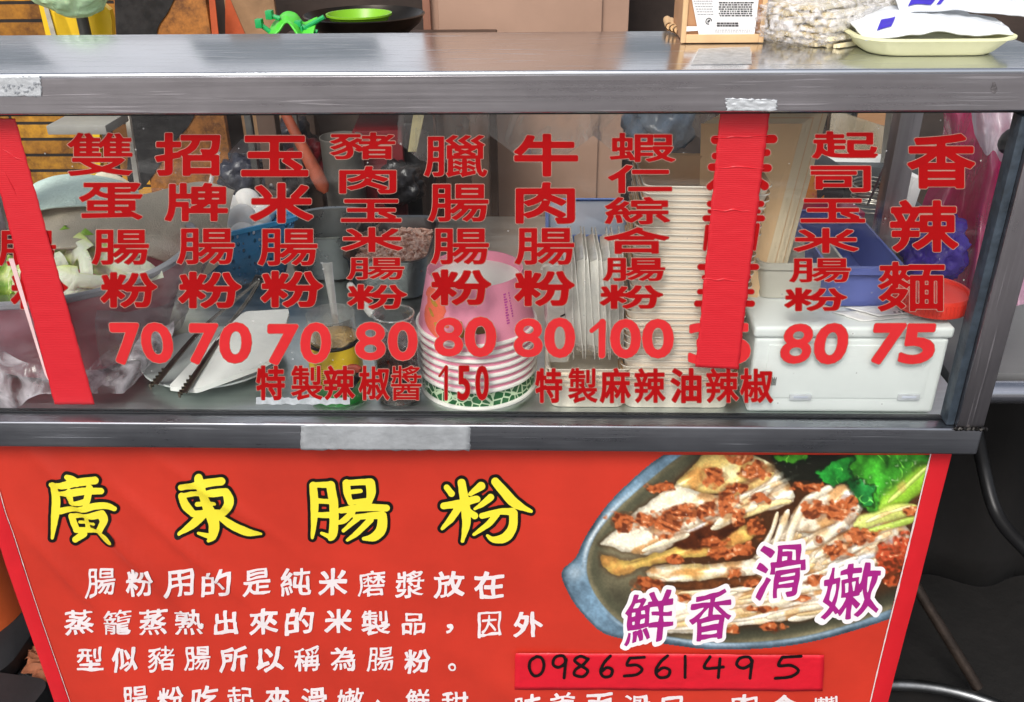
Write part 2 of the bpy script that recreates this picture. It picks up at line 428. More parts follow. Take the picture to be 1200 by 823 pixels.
rp.color_ramp.elements[0].color = (*lin((96, 66, 40)), 1); rp.color_ramp.elements[1].color = (1, 1, 1, 1); l.new(nz.outputs[0], rp.inputs[0])
mx = n.new('ShaderNodeMixRGB'); mx.blend_type = 'MULTIPLY'; mx.inputs[0].default_value = .8; l.new(bt.outputs[0], mx.inputs[1]); l.new(rp.outputs[0], mx.inputs[2])
l.new(mx.outputs[0], b.inputs['Base Color']); b.inputs['Roughness'].default_value = .6
bp = n.new('ShaderNodeBump'); bp.inputs['Strength'].default_value = .6; bp.inputs['Distance'].default_value = .006; l.new(bt.outputs[1], bp.inputs['Height']); bp.invert = True; l.new(bp.outputs[0], b.inputs['Normal'])
mb = MB(); mb.box(-2.6, -.98, 1.62, 1.72, 0, 1.26)
tag(mb.build('slatted_wall', brick, origin=(-1.8, 1.67, 0)), 'weathered wall of yellow brown slats at the far left behind the stall', 'wall')
darkwall = mat('dark painted boards', (58, 46, 40), .7, 0, .4, 5, .4, 20)
mb = MB(); mb.box(-.98, 2.9, 1.74, 1.80, 0, 1.24)
tag(mb.build('board_wall', darkwall, origin=(1, 1.77, 0)), 'dark brown board wall closing off the back of the stall', 'wall')

# black and orange hazard painted sheet
hz = bpy.data.materials.new('worn hazard paint'); hz.use_nodes = True
n = hz.node_tree.nodes; l = hz.node_tree.links; b = n['Principled BSDF']
tc = n.new('ShaderNodeTexCoord'); wv = n.new('ShaderNodeTexWave'); wv.inputs['Scale'].default_value = 1.15; wv.inputs['Distortion'].default_value = 2.2; wv.inputs['Detail'].default_value = 1; wv.inputs['Detail Scale'].default_value = 1.2; wv.inputs['Phase Offset'].default_value = 4.2
mp = n.new('ShaderNodeMapping'); mp.inputs['Rotation'].default_value = (0, R(38), 0); l.new(tc.outputs['Object'], mp.inputs[0]); l.new(mp.outputs[0], wv.inputs['Vector'])
r1 = n.new('ShaderNodeValToRGB'); r1.color_ramp.interpolation = 'CONSTANT'; r1.color_ramp.elements[0].color = (*lin((38, 36, 36)), 1); r1.color_ramp.elements[1].position = .5; r1.color_ramp.elements[1].color = (*lin((186, 118, 48)), 1); l.new(wv.outputs[1], r1.inputs[0])
nz = n.new('ShaderNodeTexNoise'); nz.inputs['Scale'].default_value = 26; nz.inputs['Detail'].default_value = 9; nz.inputs['Roughness'].default_value = .75; l.new(tc.outputs['Object'], nz.inputs['Vector'])
r2 = n.new('ShaderNodeValToRGB'); r2.color_ramp.elements[0].position = .38; r2.color_ramp.elements[1].position = .60; r2.color_ramp.elements[0].color = (*lin((70, 48, 34)), 1); r2.color_ramp.elements[1].color = (1, 1, 1, 1); l.new(nz.outputs[0], r2.inputs[0])
mx = n.new('ShaderNodeMixRGB'); mx.blend_type = 'MULTIPLY'; mx.inputs[0].default_value = .75; r1.color_ramp.elements[0].color = r1.color_ramp.elements[1].color; l.new(r1.outputs[0], mx.inputs[1]); l.new(r2.outputs[0], mx.inputs[2]); l.new(mx.outputs[0], b.inputs['Base Color']); b.inputs['Roughness'].default_value = .55
A = at_y(132, 0, 1.45); B = at_y(268, 250, 1.45)
mb = MB(); mb.box(A.x, B.x+.03, 1.45, 1.475, .35, 1.22, .006)
_hb = ((A.x+B.x)/2, 1.46, .35)
hbo = tag(mb.build('hazard_board', hz, origin=((A.x+B.x)/2, 1.46, .35)), 'worn board painted in black and orange swirls behind the yellow chair', 'board')
mb = MB(); P = smooth_path([at_y(x, y, 1.448) for x, y in ((134, -10), (170, -12), (204, -10), (198, 12), (184, 40), (202, 80), (228, 122), (222, 146), (200, 172), (180, 204), (165, 222), (150, 214), (150, 140), (138, 60), (134, -10))], 90)[:-1]
mb.slab(P, (0, -.0012, 0)); mb.build('black_swirl', mat('worn black paint', (44, 42, 42), .55, 0, 0, 30, .15, 60, col2=(22, 21, 22), sharp=(.4, .6)), hbo)

# grubby cardboard sheet with an orange edge
cardb = mat('grubby cardboard', (150, 116, 84), .85, 0, .3, 7, .25, 60)
orange = mat('orange paint', (196, 88, 46), .6, 0, .2, 12, .1)
A = at_y(262, 0, 1.5); B = at_y(326, 40, 1.5)
t = thing('cardboard_sheet', 'grubby brown cardboard sheet with an orange stripe standing behind the counter', 'cardboard', (A.x, 1.5, .7))
mb = MB(); mb.box(A.x, B.x, 1.5, 1.515, .7, 1.30, .003); mb.build('panel', cardb, t)
mb = MB(); mb.slab([at_y(264, 0, 1.497), at_y(270, 0, 1.497), at_y(288, 42, 1.497), at_y(264, 42, 1.497)], (0, .0015, 0)); mb.build('stripe', orange, t)
mb = MB(); mb.slab([at_y(244, -8, 1.44), at_y(251, -8, 1.44), at_y(258, 60, 1.44), at_y(250, 60, 1.44)], (0, .004, 0))
tag(mb.build('orange_strip', orange, origin=at_y(251, 60, 1.44)), 'narrow orange painted strip leaning between hazard board and cardboard', 'strip')

# beige cupboard
beige = mat('beige laminate', (176, 142, 122), .5, 0, .06, 6, .04)
beige_edge = mat('dark beige edge', (150, 104, 84), .5, 0, .1, 20)
A = at_y(497, 0, 1.4); B = at_y(738, 0, 1.4)
t = thing('cupboard', 'plain beige cupboard standing behind the middle of the counter', 'cupboard', ((A.x+B.x)/2, 1.5, 0))
mb = MB(); mb.box(A.x, B.x, 1.4, 1.7, .12, 2.05, .006); mb.build('body', beige, t)
mb = MB(); C0 = at_y(513, 0, 1.392); C1 = at_y(706, 0, 1.392); mb.box(C0.x, C1.x, 1.386, 1.398, .2, 2.0, .003); mb.build('door', beige, t)
mb = MB(); mb.box(A.x-.003, A.x+.016, 1.380, 1.399, .13, 2.04, .003); mb.build('edge_strip', beige_edge, t)

# ------------------------------------------------------------------ the food cart
XL, XR = -.80, .561
ZC = .8085; ZT = 1.2545; ZU = 1.2095
cart = thing('food_cart', 'stainless steel food cart with a glass front lettered in red', 'food cart', (-.12, .40, 0))
mb = MB(); mb.box(XL, XR+.012, 0, .258, ZU, ZT, .0035, 3); shelf = mb.build('top_shelf', STEELTOP, cart, ang=50)
mb = MB(); mb.box(XL+.001, XR+.011, -.0012, .0, ZU+.002, ZT-.0045, .0004, 1); mb.build('fascia', STEEL, cart)
mb = MB(); mb.box(XL, XR, 0, .030, .769, ZC, .003, 3); rail = mb.build('bottom_rail', STEELR, cart, ang=50)
for x0 in (.527, XL):
    mb = MB(); mb.box(x0, x0+.034, .0004, .030, ZC+.0008, ZU-.0005, .0022, 2); post = mb.build('front_post', STEELV, cart, ang=50)
    if x0 > 0:
        w = MB(); P = [Vector((x0-.004+.042*i/24, -.0006-.0007*(i % 2), ZC+.0005+.0012*math.sin(i*1.9))) for i in range(25)]
        w.tube(P, [.0016+.0006*(i % 3) for i in range(25)], 6); w.build('weld_seam', DARKMETAL, post)
for x0 in (.470, XL):
    mb = MB(); mb.box(x0, x0+.030, .226, .256, ZC, ZU-.0005, .002); mb.build('rear_post', STEELV, cart)
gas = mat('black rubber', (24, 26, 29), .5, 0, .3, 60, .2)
gasb = mat('blue grey rubber', (52, 62, 72), .45, 0, .35, 60, .2)
mb = MB(); mb.box(XL+.034, .5265, .0205, .0295, ZU-.006, ZU-.0006); mb.build('gasket_and_shade', gas, cart)  # top strip: its black paints the shade under the shelf edge
mb = MB(); mb.box(.5165, .5268, .008, .0295, ZC+.0008, ZU-.007, .0015); mb.build('gasket_and_shade', gasb, cart)
mb = MB(); mb.box(XL+.034, .5163, .0232, .0302, ZC+.0004, ZC+.0030); mb.build('gasket_and_shade', gas, cart)
mb = MB(); mb.box(XL, XR, .0305, .80, ZC-.03, ZC-.0005, .002); mb.build('counter', COUNTER, cart)
dark_in = mat('dark sheet metal', (40, 40, 42), .6, .6, .3, 8)
mb = MB(); mb.box(XL+.03, .525, .055, .76, .16, ZC-.031); mb.build('body_panel', dark_in, cart)
for sx in (XL+.05, .485):
    for sy in (.07, .72):
        mb = MB(); mb.box(sx, sx+.03, sy, sy+.03, 0.0, .159, .003); mb.build('leg', STEELV, cart)

# glass pane: thin clear glass with specks and smears of grease
gm = bpy.data.materials.new('clear glass'); gm.use_nodes = True
n = gm.node_tree.nodes; l = gm.node_tree.links; n.clear()
out = n.new('ShaderNodeOutputMaterial'); tr = n.new('ShaderNodeBsdfTransparent'); tr.inputs[0].default_value = (.965, .975, .97, 1)
gl = n.new('ShaderNodeBsdfGlossy'); gl.inputs['Roughness'].default_value = .01
df = n.new('ShaderNodeBsdfDiffuse'); df.inputs[0].default_value = (.75, .75, .74, 1)
fr = n.new('ShaderNodeFresnel'); fr.inputs[0].default_value = 1.45
ge = n.new('ShaderNodeNewGeometry'); bfm = n.new('ShaderNodeMath'); bfm.operation = 'SUBTRACT'; bfm.inputs[0].default_value = 1.0; l.new(ge.outputs['Backfacing'], bfm.inputs[1])
frm = n.new('ShaderNodeMath'); frm.operation = 'MULTIPLY'; l.new(fr.outputs[0], frm.inputs[0]); l.new(bfm.outputs[0], frm.inputs[1])
m1 = n.new('ShaderNodeMixShader'); l.new(frm.outputs[0], m1.inputs[0]); l.new(tr.outputs[0], m1.inputs[1]); l.new(gl.outputs[0], m1.inputs[2])
tc = n.new('ShaderNodeTexCoord')
vo = n.new('ShaderNodeTexVoronoi'); vo.inputs['Scale'].default_value = 75; l.new(tc.outputs['Object'], vo.inputs['Vector'])
lt = n.new('ShaderNodeMath'); lt.operation = 'LESS_THAN'; lt.inputs[1].default_value = .075; l.new(vo.outputs['Distance'], lt.inputs[0])
wn_ = n.new('ShaderNodeSeparateColor'); l.new(vo.outputs['Color'], wn_.inputs[0])
gt = n.new('ShaderNodeMath'); gt.operation = 'GREATER_THAN'; gt.inputs[1].default_value = .82; l.new(wn_.outputs[0], gt.inputs[0])
mu = n.new('ShaderNodeMath'); mu.operation = 'MULTIPLY'; l.new(lt.outputs[0], mu.inputs[0]); l.new(gt.outputs[0], mu.inputs[1])
mu2 = n.new('ShaderNodeMath'); mu2.operation = 'MULTIPLY'; mu2.inputs[1].default_value = .42; l.new(mu.outputs[0], mu2.inputs[0])
nz = n.new('ShaderNodeTexNoise'); nz.inputs['Scale'].default_value = 5; nz.inputs['Detail'].default_value = 8; nz.inputs['Roughness'].default_value = .7; nz.inputs['Distortion'].default_value = .6
mpg = n.new('ShaderNodeMapping'); mpg.inputs['Rotation'].default_value = (0, R(24), 0); mpg.inputs['Scale'].default_value = (.5, 1, 2.2); l.new(tc.outputs['Object'], mpg.inputs[0]); l.new(mpg.outputs[0], nz.inputs['Vector'])
mr = n.new('ShaderNodeMapRange'); mr.inputs['From Min'].default_value = .55; mr.inputs['From Max'].default_value = .72; mr.inputs['To Min'].default_value = 0; mr.inputs['To Max'].default_value = .065; l.new(nz.outputs[0], mr.inputs[0])
ad = n.new('ShaderNodeMath'); ad.operation = 'ADD'; l.new(mr.outputs[0], ad.inputs[0]); l.new(mu2.outputs[0], ad.inputs[1])
m2 = n.new('ShaderNodeMixShader'); l.new(ad.outputs[0], m2.inputs[0]); l.new(m1.outputs[0], m2.inputs[1]); l.new(df.outputs[0], m2.inputs[2]); l.new(m2.outputs[0], out.inputs[0])
mb = MB(); mb.box(XL+.034, .5168, .0250, .0285, ZC+.0032, ZU-.0062); pane = mb.build('glass_pane', gm, cart)

# vinyl lettering on the outside of the glass
VINYL = mat('dark red vinyl', (164, 8, 12), .6, 0, .05, 30, spec=.15)
PRICE = mat('bright red vinyl', (210, 46, 50), .6, 0, .05, 30, spec=.15)
HALO = mat('vinyl edge', (176, 130, 116), .6, 0, .08, 30)
GY = .0250
def on_glass(px, py, layer): return at_y(px, py, GY-(.0007, .0003)[layer])
COLS = [
 [('雙', 117, 181, 77, 51), ('蛋', 130, 236, 76, 45), ('腸', 141, 290, 69, 43), ('粉', 151, 340, 67, 42)],
 [('招', 220, 181, 77, 51), ('牌', 230, 237, 75, 46), ('腸', 241, 289, 70, 44), ('粉', 246, 340, 74, 43)],
 [('玉', 322, 183, 79, 48), ('米', 330, 238, 74, 47), ('腸', 337, 290, 72, 45), ('粉', 342, 339, 73, 43)],
 [('豬', 425, 171, 77, 32), ('肉', 431, 211, 67, 32), ('玉', 435, 247, 71, 27), ('米', 436, 281, 72, 29), ('腸', 440, 315, 69, 27), ('粉', 442, 348, 70, 29)],
 [('臘', 534, 183, 75, 50), ('腸', 537, 238, 73, 46), ('腸', 539, 289, 70, 44), ('粉', 540, 337, 71, 42)],
 [('牛', 640, 182, 75, 50), ('肉', 639, 238, 70, 49), ('腸', 638, 289, 72, 45), ('粉', 638, 338, 71, 42)],
 [('蝦', 753, 173, 77, 34), ('仁', 750, 210, 75, 33), ('綜', 747, 247, 76, 32), ('合', 746, 282, 76, 31), ('腸', 743, 316, 74, 28), ('粉', 740, 348, 74, 28)],
 [('起', 990, 170, 77, 32), ('司', 985, 210, 71, 31), ('玉', 976, 247, 76, 28), ('米', 968, 282, 76, 29), ('腸', 961, 317, 73, 29), ('粉', 956, 351, 73, 27)],
 [('香', 1103, 189, 81, 66), ('辣', 1083, 265, 82, 63), ('麵', 1068, 336, 81, 61)],
 [('腸', 31, 291, 71, 43), ('粉', 46, 341, 67, 43)]]
DENSE = {'雙': .5, '蝦': .5, '臘': .5, '豬': .6, '綜': .6, '麵': .8, '辣': 1.0, '蛋': 1.1, '香': 1.3, '製': .55, '醬': .45, '麻': .7, '椒': .8, '牌': 1.1, '招': 1.3}
for col in COLS:
    mb = MB()
    for ch, cx, cy, w, h in col:
        g = (1.9 if h > 40 else 1.15)
        if ch in DENSE: g = min(g, (1.55 if h > 40 else 1.0)*DENSE[ch]+.35)
        if h > 58: g += .9
        put_glyph(mb, ch, cx, cy, w, h, g, on_glass, outline=.8)
    mb.build('menu_lettering', [VINYL, HALO], pane)
PR = [[('7', 148, 403, 35, 49), ('0', 184, 402, 38, 49)], [('7', 238, 403, 34, 48), ('0', 276, 402, 39, 49)], [('7', 331, 404, 36, 48), ('0', 370, 402, 37, 49)],
      [('8', 434, 400, 38, 47), ('0', 472, 400, 36, 47)], [('8', 526, 395, 36, 48), ('0', 563, 395, 38, 48)], [('8', 619, 396, 36, 48), ('0', 656, 396, 37, 48)],
      [('|1', 702, 397, 24, 46), ('0', 733, 397, 37, 47), ('0', 771, 397, 38, 47)], [('8', 934, 403, 38, 49), ('0', 974, 403, 40, 49)], [('7', 1040, 403, 38, 48), ('5', 1076, 403, 42, 48)],
      [('3', 824, 403, 36, 49), ('5', 862, 403, 36, 49)]]
for k, pr in enumerate(PR):
    mb = MB()
    it = {0: -.12, 1: .03, 2: .03, 7: .16, 8: .16}.get(k, 0)
    for ch, cx, cy, w, h in pr: put_glyph(mb, ch, cx, cy, w, h, 2.6, on_glass, outline=.7, wob=.3, ital=it)
    mb.build('price_lettering', [PRICE, HALO], pane)
def text_row(chars, grow, m, name, y, h, parent, place, **kw):
    mb = MB()
    for ch, x0, x1, *yy in chars: put_glyph(mb, ch, (x0+x1)/2, yy[0] if yy else y, x1-x0, yy[1] if len(yy) > 1 else h, min(grow, 1.3*DENSE.get(ch, 9)+.1), place, **kw)
    return mb.build(name, m, parent)
text_row([('特', 300, 334), ('製', 341, 378), ('辣', 379, 416), ('椒', 420, 457), ('醬', 458, 494), ('|1', 513, 528), ('5', 536, 551), ('0', 557, 573)], 1.25, [VINYL, HALO], 'menu_lettering', 449, 41, pane, on_glass, outline=.7)
text_row([('特', 627, 659), ('製', 666, 700), ('麻', 703, 739), ('辣', 743, 780), ('油', 786, 822), ('辣', 827, 866), ('椒', 867, 906)], 1.3, [VINYL, HALO], 'menu_lettering', 452, 41, pane, on_glass, outline=.7)
# ends of the strokes that stick out from under the right tape
mb = MB(); xs = np.arange(808, 920, .8); ys = np.arange(150, 370, .8); X, Y = np.meshgrid(xs, ys)
F = sdf_strokes([[(838, 164, 5), (906, 163, 5)], [(838, 183, 4), (899, 179, 4)], [(834, 196, 4.5), (900, 197, 4.5)], [(832, 219, 4), (842, 210, 3.5)], [(884, 208, 3.5), (896, 218, 5)],
                 [(832, 239, 3.5), (892, 239, 3.5)], [(832, 248, 2.5), (889, 248, 2.5)], [(827, 256, 3.5), (893, 256, 3.5)], [(829, 266, 2.5), (826, 292, 2)], [(888, 264, 2.5), (884, 292, 2)],
                 [(821, 313, 3.5), (886, 313, 3.5)], [(825, 325, 2.5), (878, 325, 2)], [(820, 342, 3), (881, 342, 3)], [(817, 356, 3.5), (881, 356, 3.5)]], X, Y)
contour(F, X, Y, 0, lambda x, y: on_glass(x, y, 0), mb); mb.k = 1; contour(F, X, Y, -.8, lambda x, y: on_glass(x, y, 1), mb)
mb.build('menu_lettering', [VINYL, HALO], pane)

# red cloth tape over two menu columns
tape = bpy.data.materials.new('red cloth tape'); tape.use_nodes = True
n = tape.node_tree.nodes; l = tape.node_tree.links; b = n['Principled BSDF']
tc = n.new('ShaderNodeTexCoord'); wv = n.new('ShaderNodeTexWave'); wv.bands_direction = 'Z'; wv.inputs['Scale'].default_value = 130; wv.inputs['Distortion'].default_value = 3.0; wv.inputs['Detail'].default_value = 3; l.new(tc.outputs['Object'], wv.inputs['Vector'])
nz = n.new('ShaderNodeTexNoise'); nz.inputs['Scale'].default_value = 45; nz.inputs['Detail'].default_value = 4; nz.inputs['Distortion'].default_value = 1.2
mp = n.new('ShaderNodeMapping'); mp.inputs['Scale'].default_value = (.5, 1, 1.4); l.new(tc.outputs['Object'], mp.inputs[0]); l.new(mp.outputs[0], nz.inputs['Vector'])
ad = n.new('ShaderNodeMath'); ad.operation = 'MULTIPLY_ADD'; ad.inputs[1].default_value = 1.6; l.new(nz.outputs[0], ad.inputs[0]); l.new(wv.outputs[1], ad.inputs[2])
bp = n.new('ShaderNodeBump'); bp.inputs['Strength'].default_value = .16; bp.inputs['Distance'].default_value = .0010; l.new(ad.outputs[0], bp.inputs['Height']); l.new(bp.outputs[0], b.inputs['Normal'])
b.inputs['Base Color'].default_value = (*lin((208, 32, 44)), 1); b.inputs['Roughness'].default_value = .42
pinkpaper = mat('pink paper backing', (232, 196, 196), .8)
def tape_strip(quad, seed, name='red_tape', m=None, parent=None, yy=GY-.0016, nu=14, nv=90, amp=.0005):
    q = [Vector((p[0], p[1], 0)) for p in quad]                           # photo pixels TL TR BR BL
    def fn(u, v):
        p = (q[0]*(1-u)+q[1]*u)*(1-v)+(q[3]*(1-u)+q[2]*u)*v
        jag = (1.2*mnoise.noise(Vector((u*9, seed, v*40))) if u in (0, 1) or v in (0, 1) else 0)
        P = at_y(p.x+jag, p.y+jag*.6, yy)
        P.y -= amp*abs(fbm(Vector((p.x*.03, p.y*.10, seed)))); return P
    mb = MB(); mb.grid(fn, nu, nv); return mb.build(name, m or tape, parent or pane, thick=.0004)
t1 = tape_strip([(-22, 139), (18, 139), (111, 474), (64, 474)], 3.1)
mb = MB(); mb.slab([at_y(10, 303, GY-.0006), at_y(16, 303, GY-.0006), at_y(57, 446, GY-.0006), at_y(53, 440, GY-.0006)], (0, -.0003, 0)); mb.build('paper_backing', pinkpaper, t1)
t2 = tape_strip([(844, 131, 0), (902, 131, 0), (865, 433, 0), (815, 430, 0)], 8.4)
for (x0, y0, x1, y1) in ((822, 327, 866, 329), (836, 162, 900, 160), (838, 196, 896, 197), (829, 246, 880, 247), (3, 176, 28, 190), (5, 200, 20, 232)):
    P = smooth_path([at_y(x0+(x1-x0)*i/5, y0+(y1-y0)*i/5+random.uniform(-1.2, 1.2), GY-.0018) for i in range(6)], 22)
    w = MB(); w.tube(P, [.0003+.0008*math.sin(math.pi*i/21) for i in range(22)], 6); w.build('wrinkle', tape, t2 if x0 > 400 else t1)
# silver tape and stickers on the steel
SILVER = mat('silver tape', (206, 210, 214), .4, .4, .10, 30, .3, 90)
SILVER2 = mat('scuffed silver tape', (176, 180, 184), .5, .35, .16, 26, .25, 120)
FROST = film('frosted tape', (214, 220, 222), .45, .4, .2, 60)
def steel_patch(quad, yy, name, m, parent, seed=1., wr=.0006):
    q = [Vector((p[0], p[1], 0)) for p in quad]
    def fn(u, v):
        p = (q[0]*(1-u)+q[1]*u)*(1-v)+(q[3]*(1-u)+q[2]*u)*v
        if u in (0, 1) or v in (0, 1): p.x += 2.6*mnoise.noise(Vector((p.x*.4, p.y*.5, seed))); p.y += 1.8*mnoise.noise(Vector((p.y*.4, p.x*.35, seed+3)))
        P = at_y(p.x, p.y, yy); P.y -= wr*abs(fbm(Vector((p.x*.12, p.y*.16, seed))))+(wr*1.6*max(0, mnoise.noise(Vector((p.x*.09, seed, 2)))) if v > .8 or v < .12 else 0); return P
    mb = MB(); mb.grid(fn, 30, 14); return mb.build(name, m, parent, thick=.0003)
stk = steel_patch([(-6, 90), (47, 89), (49, 113), (-6, 114)], -.0016, 'foil_sticker', SILVER, cart, 4.)
ink = mat('grey ink', (150, 154, 160), .6)
w = MB()
for k in range(16):
    x = 2+k*2.8+random.uniform(-1, 1); y = 96+random.uniform(0, 12); w.slab([at_y(x, y, -.0028), at_y(x+random.uniform(1, 4), y+random.uniform(-1, 1), -.0028), at_y(x+random.uniform(1, 4), y+2, -.0028), at_y(x, y+random.uniform(1, 4), -.0028)], (0, .0002, 0))
w.build('worn_print', ink, stk)
pts = [at_y(1165+3.5*math.cos(a)*(1+.3*math.sin(3*a)), 103+7*math.sin(a), -.0014) for a in [2*math.pi*i/18 for i in range(18)]]
w = MB(); w.slab(pts, (0, -.0003, 0)); w.build('scuff_mark', mat('scuff grey', (104, 100, 102), .6, .4, .4, 90, .5, 200), cart)
steel_patch([(850, 115), (911, 117), (910, 130), (852, 130)], -.0018, 'silver_tape', SILVER, cart, 9., .0012)
steel_patch([(353, 498), (551, 499), (551, 528), (352, 527)], -.0008, 'silver_tape', SILVER2, cart, 6., .0004)
w = MB(); q = [at_z(x, y, ZT+.0006) for x, y in ((819, 57), (879, 55), (881, 75), (810, 76))]
w.grid(lambda u, v: (q[0]*(1-u)+q[1]*u)*(1-v)+(q[3]*(1-u)+q[2]*u)*v+Vector((0, 0, .0006*abs(fbm(Vector((u*7, v*5, 2)))))), 20, 12); w.build('clear_tape', film('clear tape', (225, 228, 228), .55, .3, .3, 90), cart)
w = MB(); w.grid(lambda u, v: at_y(300+u*110, 466+v*8+(2.2*mnoise.noise(Vector((u*14, v*3, 1)))), GY-.0005), 60, 4)
w.build('tape_residue', mat('tape residue', (180, 186, 190), .6, 0, .2, 80), pane)

# ------------------------------------------------------------------ the printed banner
def bwave(x, z):
    t = max(0., (.745-z))
    w = .0022*math.sin(x*9+1.3)*min(1, t*6) + .0012*math.sin(x*23+z*14) * min(1, t*5)
    for (x0, z0, a, s, wd, am) in ((-.62, .60, -1.05, .16, .012, .0045), (-.52, .58, -.95, .13, .010, .0035), (-.70, .52, -1.1, .12, .012, .004), (.0, .25, -.8, .2, .03, .003), (-.45, .66, -.75, .10, .010, .0025)):
        dx, dz = x-x0, z-z0; along = dx*math.cos(a)+dz*math.sin(a); ac = -dx*math.sin(a)+dz*math.cos(a)
        w += 1.9*am*math.exp(-(along/s)**2-(ac/wd)**2)
    return w
BY = .030
def bpt(x, z, off=0.0): return Vector((x, BY-bwave(x, z)-off, z))
def on_banner(px, py, layer=0):
    P = at_y(px, py, BY); return bpt(P.x, P.z, (.0011, .0008, .0005, .0018)[layer])
RED = mat('red printed vinyl', (198, 54, 38), .36, 0, .10, 5, .10, 26, spec=.5)
REDS = mat('red edge strip', (206, 30, 40), .38, 0, .06, 8, .12, 30)
BX0, BX1 = -.786, .541
banner = thing('shop_banner', 'red printed vinyl banner hung below the cart, with yellow title and food picture', 'banner', (-.12, BY, .2))
mb = MB(); mb.grid(lambda u, v: bpt(BX0+(BX1-BX0)*u, .2+.572*v), 150, 90); mb.build('cloth', RED, banner)
for x0, x1 in ((BX0-.004, BX0+.021), (BX1-.023, BX1+.003)):
    mb = MB(); mb.grid(lambda u, v: bpt(x0+(x1-x0)*u, .2+.571*v, .0014+.0010*math.sin(math.pi*u)+.0006*mnoise.noise(Vector((u*2, v*16, x0)))), 8, 120); mb.build('edge_strip', REDS, banner)
FRAY = mat('white frayed edge', (222, 206, 204), .8)
for x0, sg in ((BX1-.0245, 1), (BX0+.0225, -1)):
    mb = MB(); mb.grid(lambda u, v: bpt(x0+(u-.5)*(.0016+.0018*max(0, mnoise.noise(Vector((v*34, x0, 1)))))*(1 if sg > 0 else .5), .2+.57*v, .0016), 2, 160); mb.build('frayed_edge', FRAY, banner)
# title: brush strokes in the photograph's pixels
YEL = mat('yellow print', (240, 226, 58), .45, 0, .03, 20); BLK = mat('black print', (14, 12, 12), .4, 0, .1, 20)
T1 = {'o': (40, 545), 's': 4.0, '廣': [
 [(155, 50, 7), (180, 65, 15), (205, 82, 14)], [(85, 88, 10), (190, 80, 15), (288, 68, 16)], [(98, 88, 16), (106, 160, 18), (100, 240, 16), (88, 338, 5)],
 [(130, 127, 10), (170, 118, 13), (240, 118, 13), (318, 118, 12)], [(172, 115, 14), (186, 165, 13)], [(262, 105, 14), (252, 165, 13)], [(180, 166, 9), (252, 160, 9)],
 [(125, 212, 13), (220, 192, 11), (330, 185, 13), (380, 200, 9)], [(178, 235, 12), (188, 262, 14), (200, 290, 13)], [(180, 236, 10), (250, 222, 10), (320, 222, 13)], [(322, 222, 15), (336, 250, 14), (318, 290, 12)],
 [(218, 262, 6), (292, 256, 6)], [(256, 222, 11), (258, 298, 11)], [(200, 300, 11), (310, 296, 10)], [(236, 318, 14), (196, 345, 12)], [(322, 308, 12), (340, 325, 17), (358, 345, 15)]],
 '東': [[(690, 104, 12), (780, 86, 15), (878, 76, 17)], [(772, 58, 16), (790, 120, 19), (815, 200, 22), (842, 270, 24), (838, 330, 18), (818, 354, 6)], [(838, 338, 14), (770, 318, 4)],
 [(692, 145, 14), (712, 190, 18), (745, 226, 14)], [(700, 142, 9), (790, 128, 12), (900, 125, 15)], [(905, 135, 17), (916, 175, 19), (888, 220, 17)], [(745, 228, 13), (870, 226, 15)], [(765, 184, 9), (845, 178, 9)],
 [(790, 232, 19), (740, 280, 17), (684, 316, 6)], [(872, 245, 13), (930, 286, 17), (1000, 316, 17), (1062, 322, 5)]]}
T2 = {'o': (340, 545), 's': 4.0, '腸': [[(108, 95, 15), (114, 180, 17), (112, 260, 13), (104, 342, 5)], [(110, 93, 10), (185, 92, 13)], [(190, 95, 19), (204, 180, 19), (206, 260, 19), (200, 325, 18), (188, 345, 9)], [(190, 338, 12), (148, 320, 5)],
 [(130, 167, 10), (190, 172, 10)], [(124, 234, 11), (190, 234, 12)], [(264, 85, 16), (268, 130, 15), (282, 176, 11)], [(265, 84, 11), (370, 78, 13)], [(376, 85, 20), (380, 130, 19), (370, 172, 13)], [(285, 126, 8), (330, 122, 8)], [(282, 176, 9), (370, 168, 12)],
 [(238, 213, 12), (340, 200, 15), (452, 202, 14)], [(292, 222, 12), (255, 258, 12), (226, 272, 7)], [(305, 244, 10), (420, 236, 16)], [(432, 240, 19), (428, 300, 22), (394, 338, 18), (345, 346, 6)], [(318, 248, 12), (250, 308, 6)], [(376, 258, 13), (312, 320, 11), (268, 352, 5)]],
 '粉': [[(735, 103, 12), (757, 132, 13)], [(804, 80, 16), (820, 180, 20), (826, 270, 17), (808, 354, 6)], [(896, 95, 17), (846, 132, 8)], [(720, 190, 14), (800, 176, 16), (876, 156, 14)], [(788, 202, 15), (750, 256, 13), (712, 298, 5)], [(838, 214, 12), (866, 234, 14)],
 [(940, 148, 14), (906, 176, 11), (866, 202, 5)], [(962, 75, 17), (1000, 118, 20), (1050, 172, 20), (1130, 212, 5)], [(900, 234, 12), (980, 214, 12), (1040, 214, 16)], [(1046, 222, 18), (1044, 282, 18), (1010, 332, 20), (955, 345, 12), (925, 326, 5)], [(968, 226, 14), (930, 272, 12), (862, 322, 5)]]}
